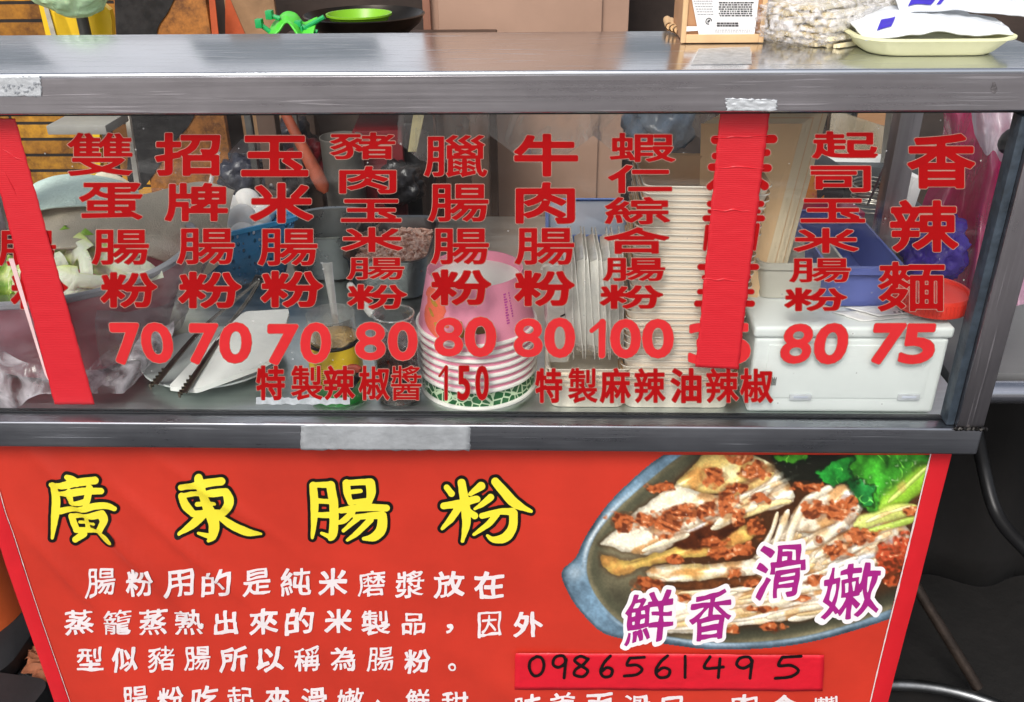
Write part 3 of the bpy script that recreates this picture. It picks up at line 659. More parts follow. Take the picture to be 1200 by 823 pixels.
for T in (T1, T2):
    for ch, sts in T.items():
        if ch in 'os': continue
        st = [[(T['o'][0]+x/T['s'], T['o'][1]+y/T['s'], r/T['s']) for x, y, r in s] for s in sts]
        allp = np.array([p for s in st for p in s]); lo = allp.min(0); hi = allp.max(0)
        xs = np.arange(lo[0]-12, hi[0]+12, .7); ys = np.arange(lo[1]-12, hi[1]+12, .7); X, Y = np.meshgrid(xs, ys)
        F = sdf_strokes(st, X, Y)+.5*(vnoise(X.shape, 7, 44)-.5); mb = MB()
        contour(F, X, Y, -.55, lambda x, y: on_banner(x, y, 0), mb); mb.k = 1; contour(F, X, Y, -4.2, lambda x, y: on_banner(x, y, 1), mb)
        mb.build('title_lettering', [YEL, BLK], banner)

WHITE = mat('white print', (234, 224, 226), .55, 0, .04, 30)
def prow(s, xs, y0, y1, w, h, grow=.95, m=None, name='text_character'):
    for k, (ch, x) in enumerate(zip(s, xs)):
        mb = MB(); y = y0+(y1-y0)*(x-xs[0])/(xs[-1]-xs[0])
        if ch in '，。、': put_glyph(mb, ch, x-3, y+5, 9, 11 if ch != '。' else 10, .5, on_banner, warp=1); mb.build(name, m or WHITE, banner); continue
        ww = w*(.8 if ch in '品口因出日' else 1); hh = h*(.8 if ch in '品口' else 1)
        put_glyph(mb, ch, x, y, ww+random.uniform(-1, 1), hh+random.uniform(-1.2, 1.2), grow-.25*(len(ch.encode()) > 3), on_banner, slant=.07, warp=2.6, wob=1.0, cover=.53)
        mb.build(name, m or WHITE, banner)
prow('腸粉用的是純米磨漿放在', [119, 165, 210, 254, 301, 346, 390, 435, 480, 526, 573], 681, 685, 35, 32)
prow('蒸籠蒸熟出來的米製品，因外', [94, 138, 180, 222, 265, 309, 351, 396, 440, 485, 530, 574, 619], 727, 731, 34, 30)
prow('型似豬腸所以稱為腸粉。', [107, 147, 189, 232, 274, 317, 360, 402, 446, 489, 533], 770, 775, 32, 29)
prow('腸粉吃起來滑嫩、鮮甜、味美而滑口。肉含豐', [159, 201, 241, 282, 325, 368, 410, 448, 490, 533, 575, 619, 659, 703, 746, 787, 832, 873, 919, 968], 817, 830, 31, 29)

# the printed photograph of the dish: one flat print, painted on a fine mesh
def paint_dish():
    x0, x1, y0, y1 = 652, 1093, 533, 768; k = 1/.3675
    xs = np.arange(x0, x1, 1.0); ys = np.arange(y0, y1, 1.0); PX, PY = np.meshgrid(xs, ys); sh = PX.shape
    X = (PX-x0)*k; Y = (PY-y0)*k                    # painted in a 1200 wide frame
    seed = [100]
    def N(c):                                       # value noise in [0,1], cell in frame units
        seed[0] += 1; return vnoise(sh, max(c/k, 1.2), seed[0])
    def fb(c): return .55*N(c)+.3*N(c/2)+.15*N(c/4)
    def streak(an, ln, wd):                         # noise drawn out along a direction
        c, s = math.cos(an), math.sin(an); u = (X*c+Y*s)/ln+40; v = (-X*s+Y*c)/wd+60
        seed[0] += 1; T = np.random.default_rng(seed[0]).random((160, 400)); iu = np.floor(u).astype(int) % 159; iv = np.floor(v).astype(int) % 399; fu = u-np.floor(u); fv = v-np.floor(v); fu = fu*fu*(3-2*fu); fv = fv*fv*(3-2*fv)
        return (T[iu, iv]*(1-fu)+T[iu+1, iv]*fu)*(1-fv)+(T[iu, iv+1]*(1-fu)+T[iu+1, iv+1]*fu)*fv
    I = np.zeros(sh+(3,)); ss = lambda a, b, t: (lambda q: q*q*(3-2*q))(np.clip((t-a)/(b-a), 0, 1))
    def lay(c, al):
        c = np.asarray(c, float); I[:] = I*(1-al[..., None])+(c if c.ndim == 3 else c[None, None, :])*al[..., None]
    def spoly(P, jag=0.0, closed=True):             # signed distance to a smoothed closed outline, inside positive
        P = [Vector((a, b, 0)) for a, b in P]; P = P+[P[0]]; n = len(P)*5; Q = [crom(P, i/n) for i in range(n+1)]
        A = np.array([[q.x, q.y] for q in Q[:-1]]); B = np.array([[q.x, q.y] for q in Q[1:]]); d = np.full(sh, 1e9); ins = np.zeros(sh, bool)
        for a, b in zip(A, B):
            D = b-a; t = np.clip(((X-a[0])*D[0]+(Y-a[1])*D[1])/(D@D+1e-9), 0, 1); d = np.minimum(d, np.hypot(X-a[0]-t*D[0], Y-a[1]-t*D[1]))
            c = (a[1] > Y) != (b[1] > Y)
            if D[1] != 0: ins ^= c & (X < a[0]+(Y-a[1])*D[0]/D[1])
        return np.where(ins, d, -d)+jag*(fb(26)-.5)
    def dough(P, c, an=-.5, fold=16, jag=10, yel=.25, soft=5, sau=.2, lum=1.0):
        d = spoly(P, jag); al = ss(-soft*.5, soft*.7, d); lay((52, 28, 14), ss(-16, 2, d)*.45)
        st = streak(an, 150, fold); s2 = streak(an+.15, 90, fold*.45); t = np.array(c, float)[None, None]*(lum*(.86+.20*st+.08*s2))[..., None]
        y = ss(.55, .85, fb(60)+yel-.25)[..., None]; t = t*(1-y*.7)+np.array((226, 186, 92))*y*.7*(.8+.3*st[..., None])
        q = ss(.60, .78, fb(44)*.6+streak(an, 120, 26)*.4+sau*.4+.05)[..., None]; t = t*(1-.75*q)+np.array((188, 128, 66))*.75*q
        g = ss(.78, .95, st)[..., None]*70; t = t+g; cr = ss(.20, .08, st)[..., None]*.4; t = t*(1-cr)+np.array((120, 84, 48))*cr
        t = t*(.74+.26*ss(0, 22, d))[..., None]; lay(np.clip(t, 0, 252), al)
    def ribbon(P, w, c, lum=1.0):
        P = [Vector((a, b, 0)) for a, b in P]; Q = [crom(P, i/20) for i in range(21)]; d = np.full(sh, 1e9); sd = np.zeros(sh); tt = np.zeros(sh)
        for qi, (a, b) in enumerate(zip(Q[:-1], Q[1:])):
            dx, dy = b.x-a.x, b.y-a.y; L = dx*dx+dy*dy+1e-9; t = np.clip(((X-a.x)*dx+(Y-a.y)*dy)/L, 0, 1); ex, ey = X-a.x-t*dx, Y-a.y-t*dy; q = np.hypot(ex, ey); m = q < d; d[m] = q[m]; sd[m] = ((dx*ey-dy*ex)/math.sqrt(L))[m]; tt[m] = ((qi+t)/20)[m]
        w_ = w/2*(.6+.75*N(60))*(1-.55*np.abs(2*tt-1)**5)+.8; lay((84, 50, 26), ss(1.6, .9, d/w_)*.28); z = np.clip(sd/w_, -1, 1); t = np.array(c, float)[None, None]*(lum*(.9+.18*N(30)-.34*np.clip(z, 0, 1)**1.5))[..., None]+(np.exp(-((z+.3)/.25)**2)*26)[..., None]
        sq = ss(.55, .8, N(50))[..., None]*.6; t = t*(1-sq)+np.array((206, 160, 96))*sq; lay(np.clip(t, 0, 252), ss(1.1, .6, d/w_)*.92)
    W = (244, 234, 208)
    out = spoly([(420, -40), (330, 5), (250, 68), (160, 158), (92, 256), (60, 322), (15, 368), (38, 440), (90, 512), (165, 572), (330, 602), (480, 624), (640, 622), (800, 602), (950, 566), (1080, 520), (1180, 470), (1260, 300), (1240, -40)])
    A = ss(-1.2, 1.2, out)
    inn = spoly([(470, -40), (392, 5), (296, 80), (196, 170), (126, 256), (98, 330), (104, 400), (150, 478), (230, 545), (350, 578), (500, 600), (640, 598), (800, 578), (950, 540), (1060, 496), (1140, 450), (1240, 300), (1220, -40)])
    rim = np.array((84, 106, 122))[None, None]*(.55+.8*fb(120)+.25*N(14))[..., None]; lay(rim, np.ones(sh))
    lay((206, 216, 220), np.exp(-((inn+9)/7)**2)*ss(420, 250, Y)*ss(330, 120, X)*.9); lay((30, 36, 40), np.exp(-((out-4)/6)**2)*.5); lay((176, 192, 202), np.exp(-((inn+6)/5)**2)*ss(430, 560, Y)*(.2+.8*N(160)))
    lay((190, 200, 205), np.exp(-(((X-60)/26)**2+((Y-370)/26)**2))*.5)
    wall = np.array((108, 102, 78))[None, None]*(.5+.9*fb(90))[..., None]; li = ss(.2, 1, fb(140))*ss(330, 120, X)*ss(480, 300, Y); wall = wall*(1-li[..., None])+np.array((176, 164, 130))*li[..., None]
    lay(wall, ss(-3, 3, inn)); lay((34, 30, 22), ss(0, 40, inn)*ss(250, 560, X)*.85); lay((46, 44, 34), ss(20, 60, inn)*ss(340, 520, Y)*.8); lay((60, 62, 48), ss(4, 22, inn)*ss(60, 20, inn)*.6)
    lay((70, 38, 18), ss(30, 90, inn)*ss(280, 420, X)*.8)
    rgq = random.Random(8)
    # rolls of rice noodle, back to front
    dough([(360, 110), (420, 50), (490, -10), (600, -10), (700, 40), (640, 90), (520, 120), (430, 130)], (226, 214, 160), -.5, 18, 12, .45)
    dough([(142, 282), (236, 196), (330, 122), (400, 100), (520, 130), (640, 60), (700, 46), (758, 146), (640, 190), (480, 232), (400, 262), (330, 314), (240, 312)], W, -.45, 24, 12, .18, sau=.12)
    dough([(142, 312), (236, 334), (330, 310), (480, 262), (650, 215), (600, 285), (430, 330), (300, 352), (196, 384), (150, 346)], (226, 190, 104), -.28, 12, 16, .55)
    d = spoly([(380, 262), (470, 226), (590, 180), (600, 214), (520, 280), (440, 306), (372, 292)], 20); lay(np.array((66, 30, 14))[None, None]*(.6+.9*fb(24))[..., None], ss(-6, 10, d))
    ribbon([(560, 190), (640, 150), (690, 90), (720, 60)], 26, W); ribbon([(590, 200), (680, 160), (745, 150)], 22, (232, 214, 150)); ribbon([(540, 130), (600, 130), (660, 80)], 20, W)
    dough([(720, 290), (748, 200), (800, 130), (880, 92), (960, 110), (980, 170), (930, 220), (840, 250), (770, 300)], W, -.9, 18, 10, .12)
    dough([(600, 350), (680, 280), (720, 200), (770, 250), (880, 240), (1000, 190), (1120, 230), (1110, 300), (1000, 370), (860, 410), (700, 420)], (226, 214, 188), -.5, 11, 18, .15, sau=.3, lum=.92)
    for q in range(20):
        t = rgq.random(); cx = 640+440*t+rgq.uniform(-30, 30); cy = 380-140*t+rgq.uniform(-60, 70); ln = rgq.uniform(40, 110); an = -.35-.5*rgq.random()
        ribbon([(cx-ln*math.cos(an), cy-ln*math.sin(an)), (cx+rgq.uniform(-8, 8), cy+rgq.uniform(-8, 8)), (cx+ln*math.cos(an), cy+ln*math.sin(an))], rgq.uniform(16, 32), rgq.choice([W, W, (224, 210, 176), (210, 178, 120), (208, 212, 208)]))
    for P, w in (([(660, 300), (690, 240), (706, 186)], 20), ([(690, 306), (716, 240), (740, 180)], 18), ([(736, 300), (760, 220), (800, 150), (880, 100)], 30), ([(800, 300), (880, 250), (960, 180)], 30), ([(830, 330), (920, 270), (1010, 220)], 26), ([(850, 352), (960, 300), (1060, 250)], 24), ([(900, 366), (1000, 322), (1095, 262)], 22), ([(640, 330), (720, 320), (800, 270)], 26), ([(940, 372), (1040, 330), (1100, 290)], 14)):
        ribbon(P, w, W if w != 22 else (206, 212, 220))
    dough([(282, 372), (330, 352), (480, 346), (620, 334), (664, 346), (648, 378), (540, 392), (420, 404), (320, 404)], W, -.1, 16, 10, .34)
    d = spoly([(360, 412), (500, 400), (650, 388), (700, 400), (600, 432), (420, 436)], 16); lay(np.array((92, 50, 24))[None, None]*(.6+.9*fb(20))[..., None], ss(-6, 10, d)*.9)
    dough([(248, 440), (360, 428), (520, 440), (660, 420), (860, 380), (900, 420), (870, 500), (720, 532), (560, 546), (420, 572), (330, 560), (300, 500)], (236, 226, 204), -.16, 9, 16, .1, sau=.22)
    for P, w in (([(540, 470), (700, 450), (870, 400)], 18), ([(560, 500), (720, 484), (860, 452)], 18), ([(420, 520), (600, 526), (800, 488)], 20), ([(360, 556), (520, 548), (700, 524)], 16), ([(700, 420), (820, 390), (960, 330)], 20)): ribbon(P, w, (240, 232, 214))
    for q in range(16):
        cx, cy = rgq.uniform(340, 860), rgq.uniform(440, 560); cy -= (cx-340)*.06; ln = rgq.uniform(40, 120); an = -.16+rgq.uniform(-.12, .12)
        ribbon([(cx-ln, cy-ln*math.tan(an)), (cx, cy+rgq.uniform(-6, 6)), (cx+ln, cy+ln*math.tan(an))], rgq.uniform(14, 28), rgq.choice([W, W, (226, 214, 184), (214, 186, 132)]))
    for q in range(9):
        cx, cy = rgq.uniform(220, 700), 0; cy = 300-(cx-200)*.38+rgq.uniform(-46, 40); ln = rgq.uniform(30, 80); an = -.45+rgq.uniform(-.15, .15)
        ribbon([(cx-ln, cy-ln*math.tan(an)), (cx, cy+rgq.uniform(-8, 8)), (cx+ln, cy+ln*math.tan(an))], rgq.uniform(14, 28), rgq.choice([W, W, (232, 222, 190), (228, 198, 120)]))
    # greens
    lay((22, 24, 18), np.clip(ss(-20, 20, spoly([(690, -20), (880, -20), (900, 60), (830, 100), (740, 92), (700, 50)], 26)), 0, 1)*.95)
    def leafp(P, c, lum=1.):
        d = spoly(P, 42); r = np.abs(2*streak(.9, 30, 22)-1); t = np.array(c, float)[None, None]*(lum*(.30+1.1*fb(34)))[..., None]+(ss(.16, .0, r)*ss(.5, .8, fb(30)))[..., None]*np.array((90, 110, 50)); lay((14, 26, 12), ss(-14, 0, d)*.7); lay(np.clip(t, 0, 245), ss(-3, 5, d))
    leafp([(700, 10), (760, -10), (800, 10), (740, 30)], (70, 150, 40)); leafp([(826, 58), (890, 18), (990, 4), (1000, 62), (920, 92), (860, 84)], (34, 128, 44)); leafp([(940, 40), (1000, -20), (1220, -20), (1200, 60), (1130, 130), (1040, 190), (970, 160), (960, 96)], (60, 150, 40)); leafp([(930, 90), (1000, 90), (1010, 150), (960, 160)], (40, 140, 60), .9)
    ribbon([(1040, 170), (1110, 120), (1200, 40)], 70, (140, 190, 50)); ribbon([(1060, 150), (1120, 96), (1180, 40)], 16, (196, 222, 110)); ribbon([(960, 226), (1050, 190), (1150, 170)], 54, (206, 214, 112)); ribbon([(980, 250), (1080, 222), (1150, 200)], 22, (168, 196, 80)); ribbon([(990, 214), (1060, 184), (1130, 164)], 12, (236, 236, 180))
    # crisp fried shallot: translucent caramel clumps with wet highlights
    rg = random.Random(5)
    def clump(cx, cy, rx, ry, red=0):
        d = np.hypot((X-cx)/rx, (Y-cy)/ry); m = ss(1.12, .72, d+.95*(N(22)-.5)+.55*(N(10)-.5)); an = rg.uniform(-1.2, .5)
        t = .5*streak(an, 26, 8)+.3*streak(an+1.1, 22, 9)+.2*N(8); lo, mi, hi = np.array((92, 38, 18.)), np.array((178, 92-red, 48.-red*.5)), np.array((236, 178, 132.))
        a = ss(.28, .55, t)[..., None]; b = ss(.62, .82, t)[..., None]; c = lo*(1-a)+mi*a; c = c*(1-b)+hi*b; lay((80, 36, 16), ss(1.25, .95, d+.7*(N(24)-.5))*.35); lay(np.clip(c, 0, 250), m*.92)
    for c in ((330, 104, 40, 18), (212, 212, 42, 30), (290, 210, 40, 22), (350, 220, 56, 40), (410, 186, 60, 26), (500, 72, 36, 32), (590, 10, 40, 18), (630, 50, 46, 30), (480, 180, 36, 30), (545, 150, 34, 50), (580, 200, 22, 26), (590, 104, 34, 16), (650, 140, 36, 18), (636, 236, 30, 34), (540, 310, 70, 20), (600, 300, 36, 22), (500, 280, 46, 18), (380, 334, 30, 16), (820, 178, 40, 28), (800, 104, 46, 18), (902, 186, 52, 34), (930, 150, 30, 22), (966, 264, 54, 30), (900, 306, 46, 26), (1070, 330, 56, 52, 26), (1110, 290, 30, 44, 26), (1076, 400, 44, 20, 16), (300, 412, 56, 24), (570, 376, 28, 16), (630, 410, 30, 14), (840, 404, 36, 20), (690, 548, 34, 18), (560, 560, 24, 14), (410, 456, 24, 14), (650, 492, 46, 10), (780, 460, 40, 12), (840, 278, 14, 14), (1130, 180, 30, 16), (740, 452, 20, 10)): clump(*c)
    I[:] = I*(.92+.16*N(5)[..., None]); gl = ss(.80, .92, N(9))*ss(.5, .7, fb(80))*ss(40, 90, inn); lay((255, 252, 244), gl*.35)
    I[:] = np.clip((I-118)*1.12+134, 0, 252)
    return PX, PY, I, A
X, Y, I, A = paint_dish()
rows, cols = X.shape
vs = []; keep = -np.ones(X.shape, int); xmax = lambda y: at_y_edge(y)
XE = BX1-.0245
cl = []
L = np.where(I/255 <= .04045, I/255/12.92, ((I/255+.055)/1.055)**2.4)
for j in range(rows):
    for i in range(cols):
        if A[j, i] < .5: continue
        P = at_y(X[j, i], Y[j, i], BY)
        if P.x > XE or P.z > .7705: continue
        keep[j, i] = len(vs); vs.append(bpt(P.x, P.z, .0006)); cl.append((*L[j, i], 1.0))
fs = [(keep[j, i], keep[j, i+1], keep[j+1, i+1], keep[j+1, i]) for j in range(rows-1) for i in range(cols-1) if min(keep[j, i], keep[j, i+1], keep[j+1, i+1], keep[j+1, i]) >= 0]
pm = bpy.data.materials.new('printed photograph'); pm.use_nodes = True
va = pm.node_tree.nodes.new('ShaderNodeVertexColor'); va.layer_name = 'print'
pm.node_tree.links.new(va.outputs[0], pm.node_tree.nodes['Principled BSDF'].inputs['Base Color']); pm.node_tree.nodes['Principled BSDF'].inputs['Roughness'].default_value = .35
mb = MB(); mb.add(vs, fs); po = mb.build('dish_picture', pm, banner)
at = po.data.color_attributes.new('print', 'FLOAT_COLOR', 'POINT'); at.data.foreach_set('color', np.array(cl, dtype=np.float32).ravel())
MAG = mat('magenta print', (164, 34, 128), .45, 0, .05, 30); HAL = mat('white outline print', (244, 238, 240), .5, 0, .03, 30)
mb = MB()
for ch, cx, cy, w, h in (('鮮', 761, 723, 56, 60), ('香', 833, 720, 50, 58), ('滑', 915, 671, 58, 62), ('嫩', 997, 694, 68, 62)):
    put_glyph(mb, ch, cx, cy, w, h, .8, on_banner, outline=5.0, slant=.14, warp=5, wob=2.2, ital=.06)
mb.build('caption_lettering', [MAG, HAL], banner)
# phone number on red tape
tp = tape_strip([(604, 765), (966, 768), (964, 810), (603, 808)], 5.5, 'number_tape', mat('crimson tape', (214, 28, 46), .35, 0, .05, 20, .3, 60), banner, BY-.0065, 60, 10, .0010)
D = {'0': [[(.5, .02), (.12, .25), (.08, .65), (.35, .97), (.75, .85), (.92, .45), (.78, .1), (.45, .03)]], '9': [[(.85, .3), (.7, .05), (.25, .1), (.1, .4), (.4, .55), (.75, .4), (.87, .2)], [(.87, .2), (.8, .6), (.75, 1.)]],
     '8': [[(.85, .15), (.45, .02), (.15, .22), (.45, .45), (.85, .7), (.6, .97), (.15, .9), (.2, .65), (.6, .42), (.88, .15)]], '6': [[(.75, .0), (.35, .3), (.1, .7), (.3, .98), (.75, .93), (.85, .65), (.5, .55), (.15, .75)]],
     '5': [[(.35, .05), (1., .0)], [(.35, .05), (.22, .42), (.65, .42), (.9, .65), (.65, .92), (.1, 1.)]], '1': [[(.5, .0), (.48, 1.)]], '4': [[(.35, .0), (.1, .55), (.95, .5)], [(.8, .1), (.72, 1.02)]]}
ys = np.arange(762, 808, .8)
for ch, cx, w, h in zip('0986561495', (629, 656, 681, 711, 742, 777, 803, 836, 873, 922), (20, 20, 22, 18, 26, 22, 8, 26, 24, 34), (24, 27, 25, 25, 22, 26, 25, 24, 26, 26)):
    st = []; X, Y = np.meshgrid(np.arange(cx-w/2-6, cx+w/2+6, .7), ys); mb = MB()
    for s in D[ch]: st.append([(cx-w/2+w*a, 783-h/2+h*b_+(cx-629)*.004-2, 1.75) for a, b_ in s])
    F = sdf_strokes(st, X, Y)+.35*(vnoise(X.shape, 5, 3)-.5); contour(F, X, Y, 0, lambda x, y: at_y(x, y, BY-.0087), mb); mb.build('number_character', BLK, tp)

# ------------------------------------------------------------------ inside the glass case, left to right
def xw(px, py, p):                                # helper: world x of a pixel at the depth of point p
    return at_y(px, py, p.y).x
PINKM = mat('maroon enamel', (176, 70, 84), .4, 0, .12, 8, spec=.5)
rimc = Vector((at_y(226, 330, .235).x-.192, .235, ZC+.004))
basin = thing('vegetable_basin', 'maroon pink basin wrapped in clear plastic, holding lettuce, at the left end of the case', 'basin', rimc-Vector((0, 0, .004)))
mb = MB(); mb.lathe([(.0, .0), (.125, .0), (.130, .004), (.186, .135), (.194, .139), (.194, .143), (.184, .143), (.180, .135), (.122, .010), (.0, .008)], rimc, 72); mb.build('bowl', PINKM, basin)
mb = MB(); mb.lathe([(.1935, .138), (.197, .141), (.197, .146), (.192, .148), (.184, .146)], rimc, 72); mb.build('rim', mat('grey plastic rim', (150, 150, 156), .4, 0, .1, 10), basin)
WRAP = film('crumpled wrap', (230, 206, 222), .02, .16, .8, 18, .015, (1, 1, .55), .08)
WRAP2 = film('bunched wrap', (252, 244, 252), .42, .14, .5, 36, .03, (1, 1, .8), .26)
def wr(p, a, i):
    k = 1+.030*mnoise.noise(Vector((a*2.2, p.z*22, 3.3)))+.02*mnoise.noise(Vector((a*9, p.z*40, 7)))+.012*math.sin(a*17+p.z*30)
    q = Vector((p.x*k, p.y*k, p.z)); q.z = max(.001, q.z+.006*mnoise.noise(Vector((a*4, p.z*20, 9))))
    if rimc.y+q.y < .034: q.y = .034-rimc.y
    return q
mb = MB(); mb.lathe([(.186+.018*(i/10)-.035*(1-i/10), .012+.15*i/16) for i in range(17)], rimc, 110, fn=wr); wrapo = mb.build('plastic_wrap', WRAP, basin, ang=180)
def skirt(cps, seed, amp=.007):
    mb = MB(); mb.grid(sheet_fn(cps, amp, 26, seed, (0, -.6, .8)), 46, 22); return mb
def CP(rows): return [[at_y(x, y, d) for x, y, d in r] for r in rows]
skirt(CP([[(-12, 400, .045), (30, 425, .05), (75, 430, .06), (120, 434, .07)], [(-12, 440, .036), (25, 446, .036), (70, 458, .04), (110, 455, .05)], [(-12, 470, .034), (15, 482, .034), (40, 462, .036), (70, 462, .042)]]), 2.).build('bag_gather', WRAP2, basin, ang=180)
skirt(CP([[(84, 455, .07), (110, 425, .09), (160, 395, .12), (205, 378, .17)], [(98, 452, .05), (130, 440, .06), (165, 425, .09), (200, 400, .14)], [(110, 462, .05), (138, 460, .05), (150, 455, .07), (170, 432, .1)]]), 5.).build('bag_gather', WRAP2, basin, ang=180)
skirt(CP([[(120, 335, .14), (170, 335, .20), (215, 318, .30), (235, 330, .34)], [(110, 375, .08), (170, 380, .14), (205, 370, .22), (228, 350, .3)], [(120, 430, .06), (160, 420, .10), (185, 405, .16), (205, 385, .22)]]), 8., .006).build('bag_flap', film('smoky wrap', (150, 124, 124), .42, .2, .5, 14, .08), basin, ang=180)

LEAF = bpy.data.materials.new('lettuce'); LEAF.use_nodes = True
n = LEAF.node_tree.nodes; l = LEAF.node_tree.links; b = n['Principled BSDF']
ca = n.new('ShaderNodeVertexColor'); ca.layer_name = 'leaf'; l.new(ca.outputs[0], b.inputs['Base Color']); b.inputs['Roughness'].default_value = .4
b.inputs['Subsurface Weight'].default_value = .25
tc = n.new('ShaderNodeTexCoord'); nz = n.new('ShaderNodeTexNoise'); nz.inputs['Scale'].default_value = 70; nz.inputs['Detail'].default_value = 6; nz.inputs['Distortion'].default_value = 1.5; l.new(tc.outputs['Object'], nz.inputs['Vector'])
bp = n.new('ShaderNodeBump'); bp.inputs['Strength'].default_value = .6; bp.inputs['Distance'].default_value = .004; l.new(nz.outputs[0], bp.inputs['Height']); l.new(bp.outputs[0], b.inputs['Normal'])
b.inputs['Subsurface Scale'].default_value = .6; b.inputs['Subsurface Radius'].default_value = (.006, .01, .004); b.inputs['Subsurface Scale'].default_value = .6
def leaf(name, label, pts, wid, stalk, seed, group='lettuce leaves in the basin'):
    P = [at_y(*p) for p in pts]; cols = []
    c_st = np.array(lin((232, 236, 214))); c_mid = np.array(lin((216, 228, 140))); c_gr = np.array(lin((140, 186, 52)))
    def fn(u, v):
        c = crom(P, u); t = (crom(P, min(1, u+.02))-crom(P, max(0, u-.02))).normalized(); s = t.cross(Vector((0, -.75, .66))).normalized(); nn = s.cross(t)
        w = wid*(.5+.6*u if u > stalk else .42)*(.85+.15*math.sin(u*3)); k = v-.5
        ruf = max(0, u-stalk)*abs(k)*2
        p = c+s*(k*2*w)+nn*(.6*w*(-(k*2)**2*.6)) + nn*ruf*.022*math.sin(u*38+seed+k*4)+s*ruf*.012*mnoise.noise(Vector((u*9, k*5, seed)))
        g = min(1, max(0, (u-stalk)*1.6+abs(k)*1.5-.45+.5*mnoise.noise(Vector((u*6, k*7, seed))))); 
        col = c_st*(1-min(1, g*2))+c_mid*min(1, g*2) if g < .5 else c_mid*(2-2*g)+c_gr*(2*g-1)
        cols.append((*col, 1.0)); return p
    mb = MB(); mb.grid(fn, 60, 18); o = mb.build(name, LEAF, origin=P[len(P)//2], ang=180)
    at = o.data.color_attributes.new('leaf', 'FLOAT_COLOR', 'POINT'); at.data.foreach_set('color', np.array(cols, dtype=np.float32).ravel())
    tag(o, label, 'lettuce leaf', group); return o
leaf('lettuce_leaf', 'pale lettuce stalk lying across the front of the basin behind the left red tape', [(190, 318, .16), (130, 330, .13), (70, 326, .11), (10, 335, .10)], .024, .55, 1.)
leaf('lettuce_leaf', 'bright green frilly lettuce leaf at the far left edge of the basin', [(75, 300, .16), (40, 312, .13), (5, 322, .11), (-25, 330, .1)], .034, .1, 4.)
leaf('lettuce_leaf', 'thick white lettuce rib pointing down beside the beige cloth', [(98, 338, .13), (100, 318, .15), (95, 298, .18), (80, 286, .22)], .022, .7, 6.)
leaf('lettuce_leaf', 'yellow green lettuce leaf under the beige cloth', [(180, 330, .19), (140, 308, .2), (100, 295, .22), (60, 285, .24)], .034, .25, 9.)
leaf('lettuce_leaf', 'short white lettuce stem poking out at the right of the basin', [(186, 326, .2), (170, 312, .2), (150, 305, .22)], .020, .8, 12.)
leaf('lettuce_leaf', 'rounded pale leaf base lying near the tape at the basin rim', [(75, 345, .10), (92, 342, .11), (108, 345, .13)], .022, .8, 15.)

CLOTHW = mat('white green cloth', (206, 226, 216), .85, 0, .06, 30, .6, 160)
CLOTHB = mat('beige cloth', (196, 184, 164), .9, 0, .09, 10, .5, 320, stretch=(2.5, 1, .5))
mb = MB(); mb.grid(sheet_fn(CP([[(20, 232, .34), (50, 212, .40), (90, 204, .42), (140, 212, .42), (160, 224, .42)], [(18, 240, .30), (50, 222, .33), (95, 218, .35), (140, 222, .36), (165, 232, .38)], [(15, 262, .27), (50, 246, .28), (95, 242, .3), (145, 244, .32), (170, 250, .34)]]), .006, 16, 3), 40, 26)
o = mb.build('cloth', CLOTHW, origin=at_y(90, 230, .34), ang=180, thick=.002); tag(o, 'white green cloth bunched on top of the beige cloth at the left', 'cloth')
mb = MB(); mb.grid(sheet_fn(CP([[(10, 250, .30), (60, 244, .32), (120, 236, .35), (180, 226, .38), (236, 214, .44), (275, 224, .46)], [(12, 262, .25), (62, 262, .27), (125, 252, .30), (190, 246, .34), (240, 236, .39), (270, 240, .42)],
   [(20, 284, .22), (65, 276, .23), (125, 274, .26), (190, 276, .30), (238, 280, .34), (262, 276, .38)], [(30, 292, .19), (70, 292, .19), (125, 290, .23), (185, 304, .26), (232, 326, .29), (262, 306, .34)]]), .009, 11, 7), 60, 40)
o = mb.build('cloth', CLOTHB, origin=at_y(150, 270, .3), ang=180, thick=.003); tag(o, 'big beige cloth folded over the lettuce basin', 'cloth')
CLOTHC = mat('cream cloth', (236, 226, 200), .9, 0, .05, 12, .4, 200)
mb = MB(); mb.grid(sheet_fn(CP([[(104, 214, .46), (118, 201, .5), (140, 207, .5), (160, 220, .48)], [(104, 226, .43), (120, 214, .44), (142, 216, .45), (164, 228, .45)]]), .006, 22, 9), 24, 14)
o = mb.build('cloth', CLOTHC, origin=at_y(130, 215, .45), ang=180, thick=.002); tag(o, 'small cream cloth crumpled behind the white green cloth', 'cloth')

# blue basket of eggs
BLUE = bpy.data.materials.new('blue perforated plastic'); BLUE.use_nodes = True
n = BLUE.node_tree.nodes; l = BLUE.node_tree.links; b = n['Principled BSDF']
tc = n.new('ShaderNodeTexCoord'); mp = n.new('ShaderNodeMapping'); mp.inputs['Rotation'].default_value = (0, 0, R(35)); mp.inputs['Scale'].default_value = (110, 110, 70); l.new(tc.outputs['Object'], mp.inputs[0])
vo = n.new('ShaderNodeTexVoronoi'); vo.inputs['Scale'].default_value = 1; vo.inputs['Randomness'].default_value = .0; l.new(mp.outputs[0], vo.inputs['Vector'])
lt = n.new('ShaderNodeMath'); lt.operation = 'GREATER_THAN'; lt.inputs[1].default_value = .30; l.new(vo.outputs['Distance'], lt.inputs[0]); l.new(lt.outputs[0], b.inputs['Alpha'])
b.inputs['Base Color'].default_value = (*lin((44, 136, 190)), 1); b.inputs['Roughness'].default_value = .35
BLUES = mat('blue plastic', (60, 160, 214), .35, 0, .08, 10)
bc = at_z(275, 345, ZC)+Vector((-.01, .085, 0))
bk = thing('egg_basket', 'blue perforated plastic basket heaped with white eggs', 'basket', bc)
